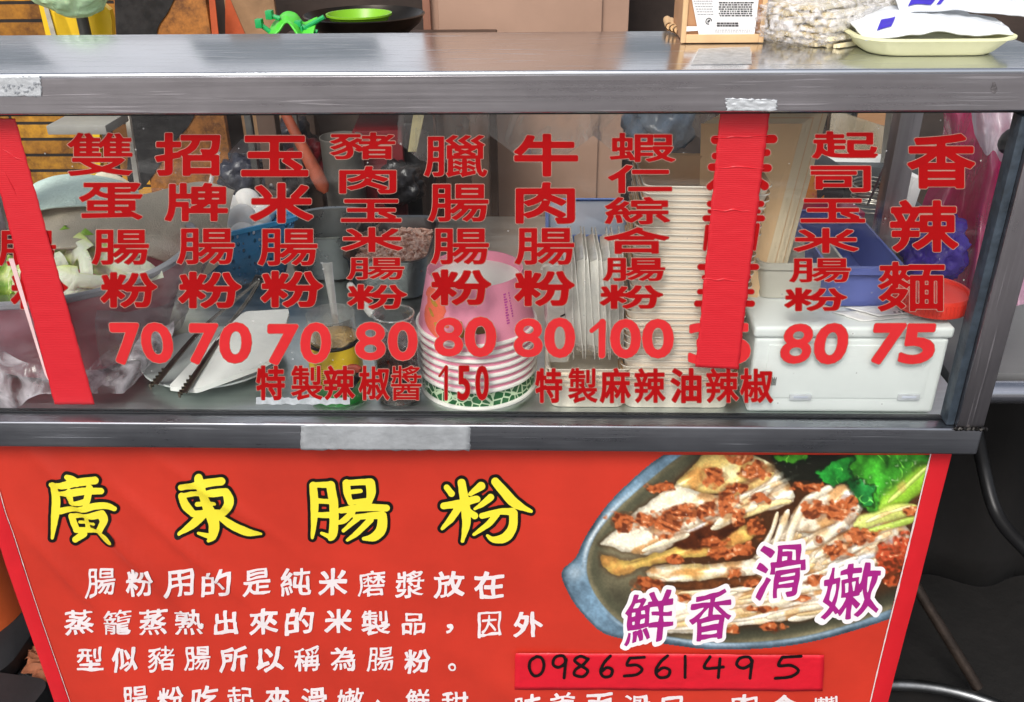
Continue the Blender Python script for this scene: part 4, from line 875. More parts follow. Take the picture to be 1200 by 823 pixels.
RZ = Matrix.Translation(bc) @ Matrix.Rotation(R(38), 4, 'Z') @ Matrix.Rotation(R(-5), 4, 'X')
mb = MB(RZ); mb.rrect([(.062, .062, .004, .02), (.085, .085, .100, .02)], (0, 0, 0), .02); mb.rrect_cap(.062, .062, .004, .02, (0, 0, 0)); mb.build('body', BLUE, bk, thick=.002)
mb = MB(RZ); mb.rrect([(.085, .085, .097, .02), (.090, .090, .098, .022), (.090, .090, .105, .022), (.084, .084, .105, .02), (.085, .085, .097, .02)], (0, 0, 0), .02); mb.build('rim', BLUES, bk)
EGG = mat('egg shell', (240, 236, 230), .45, 0, .03, 20, .1, 200, sub=.15)
def eggmesh(mb, c, r, rot):
    M = Matrix.Translation(c) @ rot
    V = []; 
    s = MB(M); s.lathe([(r*math.sin(math.pi*i/16)*(1-.13*math.cos(math.pi*i/16)), -r*1.28*math.cos(math.pi*i/16)) for i in range(17)], (0, 0, 0), 28); mb.add(s.v, s.f)
egg0 = None
for k, (px, py, d) in enumerate([(258, 262, .02), (282, 258, -.01), (300, 262, .03), (270, 244, .05), (290, 240, .06), (309, 246, .07), (262, 282, -.03), (284, 280, -.035), (252, 248, .07), (303, 280, -.02)]):
    p = at_y(px, py, bc.y+d)
    if egg0 is None:
        mb = MB(); eggmesh(mb, Vector((0, 0, 0)), .0235, Matrix.Identity(4)); egg0 = mb.build('egg', EGG); o = egg0
        tag(o, 'white egg heaped in the blue basket', 'egg', 'white eggs in the blue basket')
    else: o = egg0.copy(); COL.objects.link(o)
    o.location = p; o.rotation_euler = (random.uniform(.4, 1.6), random.uniform(-.5, .5), random.uniform(0, 6))

# plate with a white scraper and tongs
PLATE = mat('grey white enamel', (186, 192, 190), .22, 0, .06, 8, spec=.6)
pc = at_z(226, 470, ZC)+Vector((0, .098, 0))
mb = MB(); mb.lathe([(0, .002), (.062, .002), (.082, .008), (.098, .015), (.1005, .0165), (.0995, .0185), (.096, .0175), (.080, .011), (.060, .006), (0, .0055)], pc, 80, 1.0, .95)
tag(mb.build('plate', PLATE, origin=pc), 'round grey white enamel plate holding the tongs and white scraper', 'plate')
SCR = mat('white plastic', (226, 226, 222), .45, 0, .05, 12, .05)
mb = MB(); _q = ([at_z(286, 370, ZC+.062), at_z(338, 367, ZC+.062), at_z(339, 372, ZC+.060), at_z(323, 424, ZC+.035), at_z(300, 436, ZC+.028), at_z(232, 461, ZC+.018), at_z(198, 458, ZC+.016), at_z(222, 432, ZC+.026)]); mb.slab([_q[i]*(1-t)+_q[(i+1) % len(_q)]*t if t > 0 else _q[i]*.94+(_q[i-1]+_q[(i+1) % len(_q)])*.03 for i in range(len(_q)) for t in (0, .06, .94)], (0, .0015, .006))
o = mb.build('scraper', SCR, origin=at_z(270, 420, ZC+.03), ang=20); tag(o, 'flat white plastic scraper lying across the plate', 'scraper')
TONG = mat('tong steel', (120, 112, 100), .28, 1.0, .3, 30, .1)
tg = thing('tongs', 'steel serving tongs leaning on the plate, dark hinge up and toothed tips down', 'tongs', at_z(196, 462, ZC+.02))
hp = at_y(304, 329, .30)
for tip, nm in (((180, 452), 0), ((214, 462), 1)):
    tp_ = at_z(tip[0], tip[1], ZC+.024); mid = hp*.45+tp_*.55+Vector((.004 if nm else -.006, 0, .006))
    P = smooth_path([hp+Vector((0, 0, 0)), hp*.8+tp_*.2+Vector((.004*(1 if nm else -1), 0, .002)), mid, tp_], 26)
    mb = MB(); side = Vector((.9, .2, .25))
    for sgn in (-1, 1):
        mb.tube([p+side*(.0035*sgn*(.5+i/26)) for i, p in enumerate(P)], [.0016]*26, 6)
    mb.grid(lambda u, v: crom(P, u)+side*(.0035*(v*2-1)*(.5+u))+Vector((0, 0, .001)), 26, 2)
    for i in range(6):
        q = crom(P, 1-.022*i); mb.box(q.x-.006, q.x-.003, q.y-.001, q.y+.001, q.z-.005, q.z+.003)
    mb.build('arm', TONG, tg)
mb = MB(); mb.tube([hp+Vector((-.012, 0, -.012)), hp+Vector((-.004, .008, .002)), hp+Vector((.006, .004, .002)), hp+Vector((.010, -.004, -.012))], .006, 10); mb.build('hinge', mat('black plastic', (24, 26, 28), .4, 0, .2, 20), tg)

# tin can of paste with a spoon, glass jar of chilli oil with a spoon
cf = at_z(392, 479, ZC); cr = .0355; cc = cf+Vector((0, cr, 0)); ctop = at_y(392, 411, cf.y).z-ZC
can = thing('food_tin', 'yellow and green labelled tin of tan paste with a steel spoon in it', 'tin', cc)
mb = MB(); mb.lathe([(0, .001), (cr-.001, .001), (cr, .003), (cr, ctop*.34)], cc, 48); mb.build('green_band', mat('green label', (44, 158, 60), .35, 0, .15, 20), can)
mb = MB(); mb.lathe([(cr+.0002, ctop*.33), (cr+.0002, ctop-.003)], cc, 48); mb.build('label', mat('yellow label', (232, 196, 44), .35, 0, .1, 9), can)
mb = MB(); mb.lathe([(cr, ctop-.0035), (cr+.0012, ctop-.001), (cr+.0006, ctop+.001), (cr-.0015, ctop+.0005), (cr-.0018, ctop-.02)], cc, 48); mb.build('rim', DARKMETAL, can)
mb = MB()
for k in range(12):                               # small print on the label
    for j in range(3):
        a0 = R(-128+j*9); z = ctop*(.36+.035*k)
        mb.grid(lambda u, v: cc+Vector(((cr+.0006)*math.cos(a0+u*R(random.Random(k*7+j).uniform(3, 8))), (cr+.0006)*math.sin(a0+u*R(6)), z+v*.0009)), 4, 1)
mb.build('small_print', mat('brown print', (96, 76, 30), .6), can)
mb = MB(); mb.lathe([(0, 0), (.004, .004), (.012, .006), (.014, .012), (.008, .016), (0, .017)], cc+Vector((.027, -.026, ctop*.52)), 20, 1, .35); mb.build('printed_chilli', mat('maroon print', (150, 60, 44), .5, 0, .3, 60), can)
mb = MB(); mb.grid(lambda u, v: cc+Vector(((cr+.0009)*math.cos(R(-72)+u*R(52)), (cr+.0009)*math.sin(R(-72)+u*R(52)), ctop*(.16+.18*v+.24*u))), 16, 3); mb.build('dark_stripe', mat('black stripe', (26, 24, 24), .5, 0, .2, 30), can)
mb = MB(); mb.lathe([(cr-.003, ctop-.004), (cr-.004, ctop+.034), (cr-.003, ctop+.036)], cc, 48); mb.build('clear_collar', film('clear plastic', (214, 214, 206), .16, .1, .2, 40, .06), can)
mb = MB(); mb.lathe([(cr-.003, ctop+.002), (.02, ctop+.006), (0, ctop+.004)], cc, 40, fn=lambda p, a, i: p+Vector((0, 0, .004*mnoise.noise(Vector((p.x*90, p.y*90, 2)))))); mb.build('paste', mat('tan paste', (196, 160, 96), .5, 0, .25, 60, .8, 160), can)
mb = MB(); mb.lathe([(cr+.012, .006), (cr+.010, .002), (cr-.004, .0008), (0, .0008)], cc, 48); mb.build('clear_dish', film('clear dish', (226, 230, 228), .22, .1, .2, 40, .12), can)
SPOON = mat('spoon steel', (226, 224, 218), .32, .7, .12, 40)
p0 = at_y(383, 308, .19); p1 = at_y(397, 404, .085)
mb = MB(); side = Vector((1, .1, 0)); P = smooth_path([p0, p0*.6+p1*.4, p1, p1+(p1-p0)*.12], 30)
mb.grid(lambda u, v: crom(P, u)+side*((v-.5)*(.0145-.0085*min(1, u*1.6)))+Vector((0, -.0022*math.cos((v-.5)*math.pi)+.001, 0)), 40, 8)
o = mb.build('spoon', SPOON, origin=p1, ang=180, thick=.0018); tag(o, 'steel spoon standing handle up in the yellow tin', 'spoon')

jf = at_z(465, 480, ZC); jr = .030; jc = jf+Vector((0, jr, 0)); jt = at_y(465, 378, jf.y+.004).z-ZC
jar = thing('chilli_jar', 'open glass jar of dark red chilli oil between the tin and the pink bowls', 'jar', jc)
JG = film('jar glass', (200, 205, 200), .0, .05, .1, 40, .02)
mb = MB(); mb.lathe([(0, .001), (jr-.003, .001), (jr, .005), (jr, jt-.022), (jr-.004, jt-.012), (jr-.004, jt-.003), (jr-.002, jt), (jr-.005, jt+.001), (jr-.006, jt-.004)], jc, 48); mb.build('glass_wall', JG, jar)
mb = MB(); mb.lathe([(0, .004), (jr-.003, .004), (jr-.0025, jt*.70), (0, jt*.70)], jc, 40, fn=lambda p, a, i: p+Vector((0, 0, .003*mnoise.noise(Vector((p.x*120, p.y*120, 2))) if i > 1 else 0))); mb.build('chilli_oil', mat('chilli oil', (54, 14, 12), .12, 0, .0, 110, .4, 150, col2=(120, 44, 24), sharp=(.5, .75), coat=.6), jar)
mb = MB(); mb.tube([jc+Vector(((jr-.0035)*math.cos(a), (jr-.0035)*math.sin(a), jt)) for a in [2*math.pi*i/40 for i in range(40)]], .0013, 6, closed=True); mb.build('lip', film('jar lip', (230, 232, 226), .45, .05, .1, 40, .3), jar)
p0 = at_y(409, 333, .20); p1 = at_y(437, 370, .14); p2 = jc+Vector((-.006, .012, jt*.68))
wsp = thing('ladle_spoon', 'white plastic handled spoon resting in the chilli jar', 'spoon', p2)
mb = MB(); mb.tube(smooth_path([p0, p0*.5+p1*.5, p1], 14), [.003]+[.0058]*12+[.004], 12); mb.build('handle', SCR, wsp)
mb = MB(); mb.tube([p1, p2], .0016, 8); mb.build('shaft', SPOON, wsp)

# steel basin and tray of minced meat
zb = ZC+.085; b0 = at_z(388, 244, zb); b1 = at_z(388, 280, zb); bcn = (b0+b1)/2; br = (at_y(447, 262, bcn.y).x-at_y(332, 262, bcn.y).x)/2
bcn.z = ZC; ry = (b0.y-b1.y)/2/br
mb = MB(); mb.lathe([(0, .001), (br*.8, .001), (br*.86, .006), (br*.97, .080), (br*1.03, .085), (br*1.03, .088), (br*.965, .086), (br*.85, .008), (0, .006)], bcn, 64, 1, max(.9, min(1.2, ry)))
tag(mb.build('steel_basin', POTMETAL, origin=bcn), 'round stainless steel basin standing behind the tin can', 'basin')
mb = MB(); mb.lathe([(0, .012), (br*.30, .010), (br*.34, .0), (br*.32, -.004)], bcn+Vector((.0, -br*.2, .03)), 30, 1, .8)
tag(mb.build('small_dish', mat('white glaze', (226, 228, 226), .2, 0, .03, 9), origin=bcn), 'small white dish turned over inside the round steel basin', 'dish')
zt = ZC+.075; t0 = at_z(462, 254, zt); t1 = at_z(462, 307, zt); hx = (at_y(508, 285, (t0.y+t1.y)/2).x-at_y(413, 285, (t0.y+t1.y)/2).x)/2; hy = (t0.y-t1.y)/2
tcn = Vector((at_y(461, 285, (t0.y+t1.y)/2).x, (t0.y+t1.y)/2, ZC))
mt = thing('meat_tray', 'deep steel tray of minced meat behind the pink bowls', 'tray', tcn)
mb = MB(); mb.rrect([(hx*.84, hy*.84, .002, .03), (hx*.86, hy*.86, .008, .03), (hx*.98, hy*.98, .072, .035), (hx*1.03, hy*1.03, .075, .037), (hx*1.03, hy*1.03, .077, .037), (hx*.965, hy*.965, .075, .034), (hx*.84, hy*.84, .008, .03)], tcn, .03); mb.rrect_cap(hx*.84, hy*.84, .0025, .03, tcn)
mb.build('pan', mat('grey steel', (120, 122, 124), .3, 1.0, .15, 16, .05), mt)
MEAT = mat('minced meat', (236, 204, 186), .45, 0, 0, 90, 1.0, 120, col2=(190, 134, 112), sharp=(.38, .62), sub=.1)
mb = MB(); mb.grid(lambda u, v: tcn+Vector(((u-.5)*1.8*hx*(1-.12*abs(v-.5)), (v-.5)*1.8*hy*(1-.12*abs(u-.5)), .050+.026*math.exp(-((u-.62)/.32)**2-((v-.5)/.4)**2)+.007*mnoise.noise(Vector((u*13, v*13, 4)))+.005*mnoise.noise(Vector((u*31, v*31, 4))))), 70, 60)
mb.build('mince', MEAT, mt, ang=180)
random.seed(21)
mb = MB()
for k in range(220):
    u, v = random.random(), random.random(); c = tcn+Vector(((u-.5)*1.66*hx, (v-.5)*1.66*hy, .054+.026*math.exp(-((u-.62)/.32)**2-((v-.5)/.4)**2)))
    r = random.uniform(.003, .006); d = Vector((random.uniform(-1, 1), random.uniform(-1, 1), random.uniform(-.2, .5)))*r*1.3; mb.tube([c-d, c, c+d], [r*.5, r*.75, r*.5], 6)
o = mb.build('mince_crumbs', MEAT, mt); o['kind'] = 'stuff'

# pink paper bowls stacked upside down
PINK = mat('pink paper', (236, 148, 174), .5, 0, .03, 6)
PWHITE = mat('white paper', (238, 234, 228), .5, 0, .03, 10)
GREENP = bpy.data.materials.new('green veined print'); GREENP.use_nodes = True
n = GREENP.node_tree.nodes; l = GREENP.node_tree.links; b = n['Principled BSDF']
tc = n.new('ShaderNodeTexCoord'); vo = n.new('ShaderNodeTexVoronoi'); vo.feature = 'DISTANCE_TO_EDGE'; vo.inputs['Scale'].default_value = 85; l.new(tc.outputs['Object'], vo.inputs['Vector'])
rp = n.new('ShaderNodeValToRGB'); rp.color_ramp.elements[0].position = .05; rp.color_ramp.elements[1].position = .09; rp.color_ramp.elements[0].color = (*lin((206, 226, 190)), 1); rp.color_ramp.elements[1].color = (*lin((28, 100, 52)), 1)
l.new(vo.outputs[0], rp.inputs[0]); l.new(rp.outputs[0], b.inputs['Base Color']); b.inputs['Roughness'].default_value = .45
bf = at_z(560, 484, ZC); rr = .0715; bcx = bf+Vector((0, rr, 0)); bcx.x = (at_y(489, 415, bcx.y).x+at_y(629, 415, bcx.y).x)/2; rr = (at_y(629, 415, bcx.y).x-at_y(489, 415, bcx.y).x)/2
bcx.y = .0345+rr
topz = at_y(555, 334, bcx.y-.056).z-ZC; rim7 = at_y(560, 409, bcx.y-rr).z-ZC; BH = topz-rim7; dz = (at_y(560, 462, bcx.y-rr).z-ZC); stp = (rim7-dz)/6
tr_ = (at_y(613, 318, bcx.y).x-at_y(501, 318, bcx.y).x)/2
def bowl(z, wallm, label, name='paper_bowl'):
    t = thing(name, label, 'paper bowl', bcx+Vector((0, 0, z)), 'paper bowls stacked upside down')
    c = bcx+Vector((0, 0, z))
    mb = MB(); mb.lathe([(rr-.003, .002), (tr_, BH), (tr_-.0012, BH-.0004), (tr_-.002, BH-.016)], c, 72); mb.build('wall', wallm, t)
    mb = MB(); mb.lathe([(tr_-.0018, BH-.014), (tr_*.5, BH-.0155), (0, BH-.016)], c, 60); mb.build('base', PWHITE, t)
    mb = MB(); mb.tube([c+Vector(((rr-.0022)*math.cos(a), (rr-.0022)*math.sin(a), .0024)) for a in [2*math.pi*i/72 for i in range(72)]], .0030, 8, closed=True); mb.build('rolled_rim', PWHITE, t)
    return t
bowl(0, GREENP, 'paper bowl with a green veined print at the very bottom of the bowl stack')
pb = bowl(dz, PINK, 'pink paper bowl nested in the middle of the bowl stack')
for k in range(1, 6): dup(pb, bcx+Vector((0, 0, dz+stp*k)))
tb = bowl(dz+stp*6, PINK, 'topmost pink paper bowl, its pink wall and white base fully showing')
cb = bcx+Vector((0, 0, dz+stp*6))
def cone(a, h, off=.0004):                        # a in degrees from the front, h 0..1 up the wall
    r = (rr-.003)+(tr_-rr+.003)*h+off; return cb+Vector((r*math.sin(R(a)), -r*math.cos(R(a)), .002+(BH-.002)*h))
def cone_blob(name, m, strokes, off):             # printed shape: strokes in (degrees, percent height, radius)
    xs = np.arange(-90, 90, .8); ys = np.arange(0, 104, 1.0); X, Y = np.meshgrid(xs, ys); F = sdf_strokes(strokes, X, Y)+2.2*(vnoise(X.shape, 6, 77)-.5)
    mb = MB(); contour(F, X, Y, 0, lambda x, y: cone(x, y/100, off), mb); mb.build(name, m, tb)
cone_blob('printed_prawn', mat('coral print', (232, 104, 78), .5, 0, .1, 60), [[(-62, 70, 5), (-52, 74, 12), (-44, 55, 15), (-50, 34, 13), (-38, 16, 9), (-30, 8, 4)], [(-46, 78, 4), (-36, 66, 5)], [(-34, 40, 5), (-26, 30, 3)]], .0004)
for st_ in ([[(-50, 66, 3), (-44, 60, 4)]], [[(-52, 48, 3), (-46, 40, 3)]], [[(-40, 28, 3), (-36, 20, 3)]], [[(-12, 40, 2), (-12, 22, 3)], [(-11, 24, 4), (-11, 18, 4)]]): cone_blob('printed_dot', mat('ochre print', (176, 130, 50), .5, 0, .2, 60), st_, .0008)
cone_blob('printed_snack', mat('brown print', (170, 70, 60), .5, 0, .2, 60), [[(6, 27, 6), (14, 29, 6)]], .0008)
mb = MB(); rg = random.Random(3)
for col in range(2):
    for j in range(12):
        a = 36+col*7+rg.uniform(-.4, .4); h = .30+.045*j
        if col and j < 2: continue
        w = rg.uniform(2.2, 4.6) if col == 0 else rg.uniform(1.2, 2.2); mb.grid(lambda u, v: cone(a+u*w, h+v*.026, .0006), 3, 1)
mb.build('small_print', mat('magenta small print', (196, 70, 160), .5, 0, .1, 50), tb)

# white paper trays and translucent lids
TRW = mat('white paperboard', (244, 234, 218), .55, 0, .03, 8)
KRAFT = mat('kraft inside', (196, 160, 122), .7, 0, .06, 12)
def tray_mesh(hx, hy, h, cr=.012, flare=.007):
    mb = MB(); mb.rrect([(hx-flare, hy-flare, 0, cr), (hx-.0015, hy-.0015, h-.003, cr), (hx+.0012, hy+.0012, h-.0018, cr), (hx+.0012, hy+.0012, h, cr)], (0, 0, 0), cr); mb.rrect_cap(hx-flare, hy-flare, 0, cr, (0, 0, 0), flip=True)
    mb.k = 1; mb.rrect([(hx+.0010, hy+.0010, h+.0001, cr), (hx-.0022, hy-.0022, h-.002, cr), (hx-flare-.0005, hy-flare-.0005, .0008, cr)], (0, 0, 0), cr); mb.rrect_cap(hx-flare-.0005, hy-flare-.0005, .0008, cr, (0, 0, 0)); mb.k = 0
    return mb
f0 = at_z(735, 475, ZC); f1 = at_z(850, 478, ZC); hx = (f1.x-f0.x)/2+.010; hy = .062
base = Vector(((f0.x+f1.x)/2, (f0.y+f1.y)/2+hy-.010, ZC+.0005)); ztop = at_y(790, 206, f0.y).z
tr0 = tray_mesh(hx, hy, .040).build('food_tray', [TRW, KRAFT]); tag(tr0, 'white paper food tray nested in the tall tray stack', 'food tray', 'food trays in the tall stack'); tr0.location = base
NT = int((ztop-ZC-.040)/.0086); random.seed(4)
for k in range(1, NT+1):
    o = tr0.copy(); COL.objects.link(o); t = k/NT
    o.location = base+Vector((.014*t*t+random.uniform(-.0014, .0014), .004*t+random.uniform(-.0008, .0008), .0086*k)); o.rotation_euler = (R(1.2*t+random.uniform(-.5, .5)), R(1.0*t+random.uniform(-.5, .5)), R(random.uniform(-1.6, 1.6)))
    if k == NT: o['label'] = 'topmost paper food tray of the tall stack, its kraft inside showing'
# short stack of the same trays to the left
g0 = at_z(648, 476, ZC); g1 = at_z(728, 476, ZC); hx2 = (g1.x-g0.x)/2+.010
b2 = Vector(((g0.x+g1.x)/2, g0.y+.046, ZC+.0005)); ts = tray_mesh(hx2, .055, .036).build('food_tray', [TRW, TRW]); tag(ts, 'white paper tray nested in the short stack under the milky boxes', 'food tray', 'food trays in the short stack'); ts.location = b2
for k in range(1, 4):
    o = ts.copy(); COL.objects.link(o); o.location = b2+Vector((random.uniform(-.001, .001), 0, .0086*k)); o.rotation_euler = (0, 0, R(random.uniform(-.8, .8)))
LID = film('milky plastic', (244, 240, 232), .78, .25, .2, 20, .04)
zl = ZC+.066
lidm = MB(); lidm.rrect([(.050, .074, -.0007, .018), (.050, .074, .0007, .018), (.045, .069, .0012, .017), (.042, .066, -.009, .016)], (0, 0, 0), .01); lidm.rrect_cap(.042, .066, -.009, .016, (0, 0, 0))
lid0 = lidm.build('plastic_box', LID); tag(lid0, 'milky plastic food box standing on edge between bowls and tall tray stack', 'plastic box', 'plastic boxes standing on edge')
xa = at_y(668, 360, .11).x; xb = at_y(726, 360, .11).x
for k in range(9):
    o = lid0 if k == 0 else lid0.copy()
    if k: COL.objects.link(o)
    o.location = (xa+(xb-xa)*k/8, .105+.002*math.sin(k), zl+.075); o.rotation_euler = (R(90), 0, R(90+random.uniform(-1.2, 1.2)))
    o.rotation_euler = (R(0), R(86+random.uniform(-2, 2)), R(random.uniform(-1.5, 1.5))); o.scale = (1.5, .8, 1)
# a clear box in front of the lids, left
cbx = (at_y(634, 400, .08).x+at_y(668, 400, .08).x)/2
mb = MB(); mb.rrect([(.016, .028, 0, .008), (.021, .033, .115, .01), (.023, .035, .117, .01)], (cbx+.004, .115, zl-.02), .01); mb.rrect_cap(.016, .028, 0, .008, (cbx+.004, .115, zl-.02))
tag(mb.build('clear_box', LID, origin=(cbx, .115, zl-.02)), 'tall milky plastic box beside the pink bowls', 'plastic box')
mb = MB(); mb.tube(smooth_path([at_y(657, 371, .075), at_y(663, 368, .072), at_y(669, 362, .07), at_y(670, 358, .07)], 10), .0013, 8); tag(mb.build('wire_hook', DARKMETAL, origin=at_y(663, 366, .07)), 'small dark wire hook stuck on the milky plastic box', 'hook')
# storage tub behind
TUBW = mat('translucent white tub', (216, 222, 230), .4, 0, .04, 8); TUBB = mat('blue tub edge', (96, 138, 210), .4, 0, .05, 8)
sf = at_y(690, 300, .36); sx0 = at_y(640, 290, .36).x; sx1 = at_y(738, 290, .36).x
zst = at_y(690, 278, .33).z; sd = at_z(690, 234, zst).y-.33
tb2 = thing('storage_tub', 'white storage tub with blue rim behind the milky plastic boxes', 'tub', ((sx0+sx1)/2, .33+sd/2, ZC))
cxm = Vector(((sx0+sx1)/2, .33+sd/2, ZC))
mb = MB(); mb.rrect([((sx1-sx0)*.44, sd*.44, 0, .015), ((sx1-sx0)*.49, sd*.49, zst-ZC-.006, .018)], cxm, .01); mb.build('body', TUBW, tb2)
mb = MB(); mb.rrect_cap((sx1-sx0)*.47, sd*.47, zst-ZC-.002, .018, cxm); mb.build('lid', TUBW, tb2, thick=.002)
mb = MB(); mb.rrect([((sx1-sx0)*.49, sd*.49, zst-ZC-.010, .018), ((sx1-sx0)*.51, sd*.51, zst-ZC-.008, .018), ((sx1-sx0)*.51, sd*.51, zst-ZC+.002, .018), ((sx1-sx0)*.47, sd*.47, zst-ZC+.002, .018)], cxm, .01); mb.build('rim', TUBB, tb2)

# kraft carton blanks leaning on the right of the tray stack
KR = mat('kraft board', (240, 202, 156), .7, 0, .05, 10, .05, 200); KRL = mat('pale kraft board', (244, 226, 194), .7, 0, .05, 10, .05, 200)
for k in range(15):
    s = (14-k)*.0030
    q = [at_y(828, 128, .215), at_y(944, 128, .205), at_y(858, 458, .135), at_y(820, 458, .145)]
    dx = Vector((s-.012+.0008*math.sin(k*2.1), -.0030*k, -.0006*k))
    mb = MB(); P = [p+dx for p in q]; nn = (P[1]-P[0]).cross(P[3]-P[0]).normalized()
    mb.slab(P, nn*.0013); o = mb.build('carton_blank', KR if k in (14, 3, 8) else KRL, origin=P[3], ang=10)
    tag(o, ('foremost flat kraft carton sheet leaning beside the tray stack' if k == 14 else 'flat kraft carton sheet leaning in the bundle beside the tray stack'), 'carton sheet', 'flat carton sheets leaning right of the trays')

# white lidded case
cz = at_y(1000, 383, .036).z; x0 = at_y(873, 484, .034).x; x1 = .512
CASE = mat('white case plastic', (226, 230, 228), .38, 0, .03, 7, spec=.5)
cs = thing('white_case', 'long white plastic lidded case at the right front of the counter', 'case', ((x0+x1)/2, .18, ZC))
mb = MB(); mb.box(x0+.002, x1-.002, .036, .40, ZC+.001, cz-.016, .006, 3); body = mb.build('body', CASE, cs)
mb = MB(); mb.box(x0+.02, x1-.02, .0345, .0362, ZC+.024, cz-.026, .0006); mb.build('recessed_panel', CASE, cs)
mb = MB(); mb.box(x0-.001, x1+.001, .0335, .402, cz-.0155, cz, .005, 3); mb.build('lid', CASE, cs)
CLIP = film('clear clip', (244, 246, 250), .85, .2, .1, 40, .2)
for px in (938, 1065):
    p = at_y(px, 465, .033); mb = MB(); mb.box(p.x-.014, p.x+.014, .0318, .0343, p.z-.005, p.z+.004, .001); cl_ = mb.build('clip', CLIP, cs)
    mb = MB(); mb.box(p.x-.009, p.x+.009, .0312, .0317, p.z-.0015, p.z+.0015, .0002); mb.build('clip_tab', mat('clip grey', (196, 200, 214), .5), cl_)
p = at_y(907, 447, .034); w = MB()
for k in range(5): w.box(p.x-.003+.0013*k, p.x-.0024+.0013*k, .0338, .0344, p.z-.006, p.z+.006-.002*(k % 2))
w.build('printed_mark', DARKMETAL, cs)
# on the case: papers, red lid, tubs, purple bag
PAP = mat('white paper sheet', (232, 230, 228), .7, 0, .03, 9)
for k, (q, lb) in enumerate((([(975, 366), (1100, 360), (1124, 368), (1010, 377)], 'loose white paper sheet sticking out under the red lid'), ([(990, 360), (1080, 357), (1116, 364), (1030, 371)], 'upper white leaflet with dark print under the red lid'))):
    P = [at_z(x, y, cz+.0015+.003*k) for x, y in q]; mb = MB(); mb.grid(lambda u, v: (P[0]*(1-u)+P[1]*u)*(1-v)+(P[3]*(1-u)+P[2]*u)*v+Vector((0, 0, .002*abs(mnoise.noise(Vector((u*5, v*4, k)))))), 20, 10)
    o = mb.build('paper_sheet', PAP, origin=P[0], thick=.0006); tag(o, lb, 'paper')
    if k:
        w = MB(); rg = random.Random(9)
        for j in range(9):
            a = at_z(1047+j*5.4, 366-j*.25, cz+.0072); w.box(a.x, a.x+rg.uniform(.002, .0045), a.y-.001, a.y+.0012, a.z, a.z+.0003)
        w.build('printed_line', BLK, o)
REDL = mat('red plastic', (222, 56, 40), .35, 0, .06, 8)
rl = at_z(1093, 345, cz+.022); rl.z = cz+.008; rlr = (at_y(1135, 345, rl.y).x-at_y(1050, 345, rl.y).x)/2
mb = MB(); mb.lathe([(rlr, 0), (rlr*1.01, .002), (rlr, .018), (rlr*.97, .0215), (rlr*.90, .0215), (rlr*.87, .018), (0, .018)], rl, 60)
for i in range(60):
    a = 2*math.pi*i/60; c = rl+Vector((rlr*1.003*math.cos(a), rlr*1.003*math.sin(a), 0)); mb.tube([c+Vector((0, 0, .003)), c+Vector((0, 0, .017))], .0008, 4)
tag(mb.build('jar_lid', REDL, origin=rl), 'round red plastic lid lying on papers on the white case', 'lid')
GT = mat('grey cream plastic', (196, 192, 180), .45, 0, .05, 8)
def tub(name, label, m, px0, px1, pyt, pyb, pyback, zrim, zbase, mat_in=None):
    fy = at_z((px0+px1)/2, pyt, zrim).y; by = at_z((px0+px1)/2, pyback, zrim).y; xa = at_y(px0, pyt, fy).x; xb = at_y(px1, pyt, fy).x
    c = Vector(((xa+xb)/2, (fy+by)/2, zbase)); hx, hy, h = (xb-xa)/2, (by-fy)/2, zrim-zbase
    t = thing(name, label, 'tub', c); mb = MB(); mb.rrect([(hx*.88, hy*.9, .0, .012), (hx*.97, hy*.97, h-.004, .014), (hx*.96, hy*.96, h-.002, .014), (hx*.86, hy*.88, .004, .012)], c, .01); mb.rrect_cap(hx*.87, hy*.89, .003, .012, c); mb.build('body', m, t)
    mb = MB(); mb.rrect([(hx*.97, hy*.97, h-.010, .014), (hx*1.02, hy*1.02, h-.009, .016), (hx*1.02, hy*1.02, h, .016), (hx*.955, hy*.955, h, .014), (hx*.955, hy*.955, h-.004, .014)], c, .01); mb.build('rim', m, t); return t
tub('grey_tub', 'open grey cream plastic tub on the white case, left of the blue one', GT, 890, 992, 309, 352, 279, cz+.052, cz+.001)
tub('blue_tub', 'open periwinkle blue plastic tub on the white case behind the lid', mat('periwinkle plastic', (98, 110, 178), .4, 0, .05, 8), 972, 1062, 314, 346, 246, cz+.060, cz+.002)
mb = MB(); bm = bmesh.new(); bmesh.ops.create_icosphere(bm, subdivisions=5, radius=1); c = at_y(1092, 290, .33)
for v in bm.verts:
    q = v.co.copy(); d = 1+.35*fbm(q*1.6+Vector((3, 0, 0)))+.10*abs(mnoise.noise(q*6)); v.co = c+Vector((q.x*.050*d, q.y*.05*d, q.z*.050*d))
mb.bm(bm); tag(mb.build('purple_bag', mat('purple plastic', (72, 48, 150), .25, 0, .25, 14, .8, 60), origin=c, ang=180), 'crumpled dark purple plastic bag behind the red lid', 'bag')

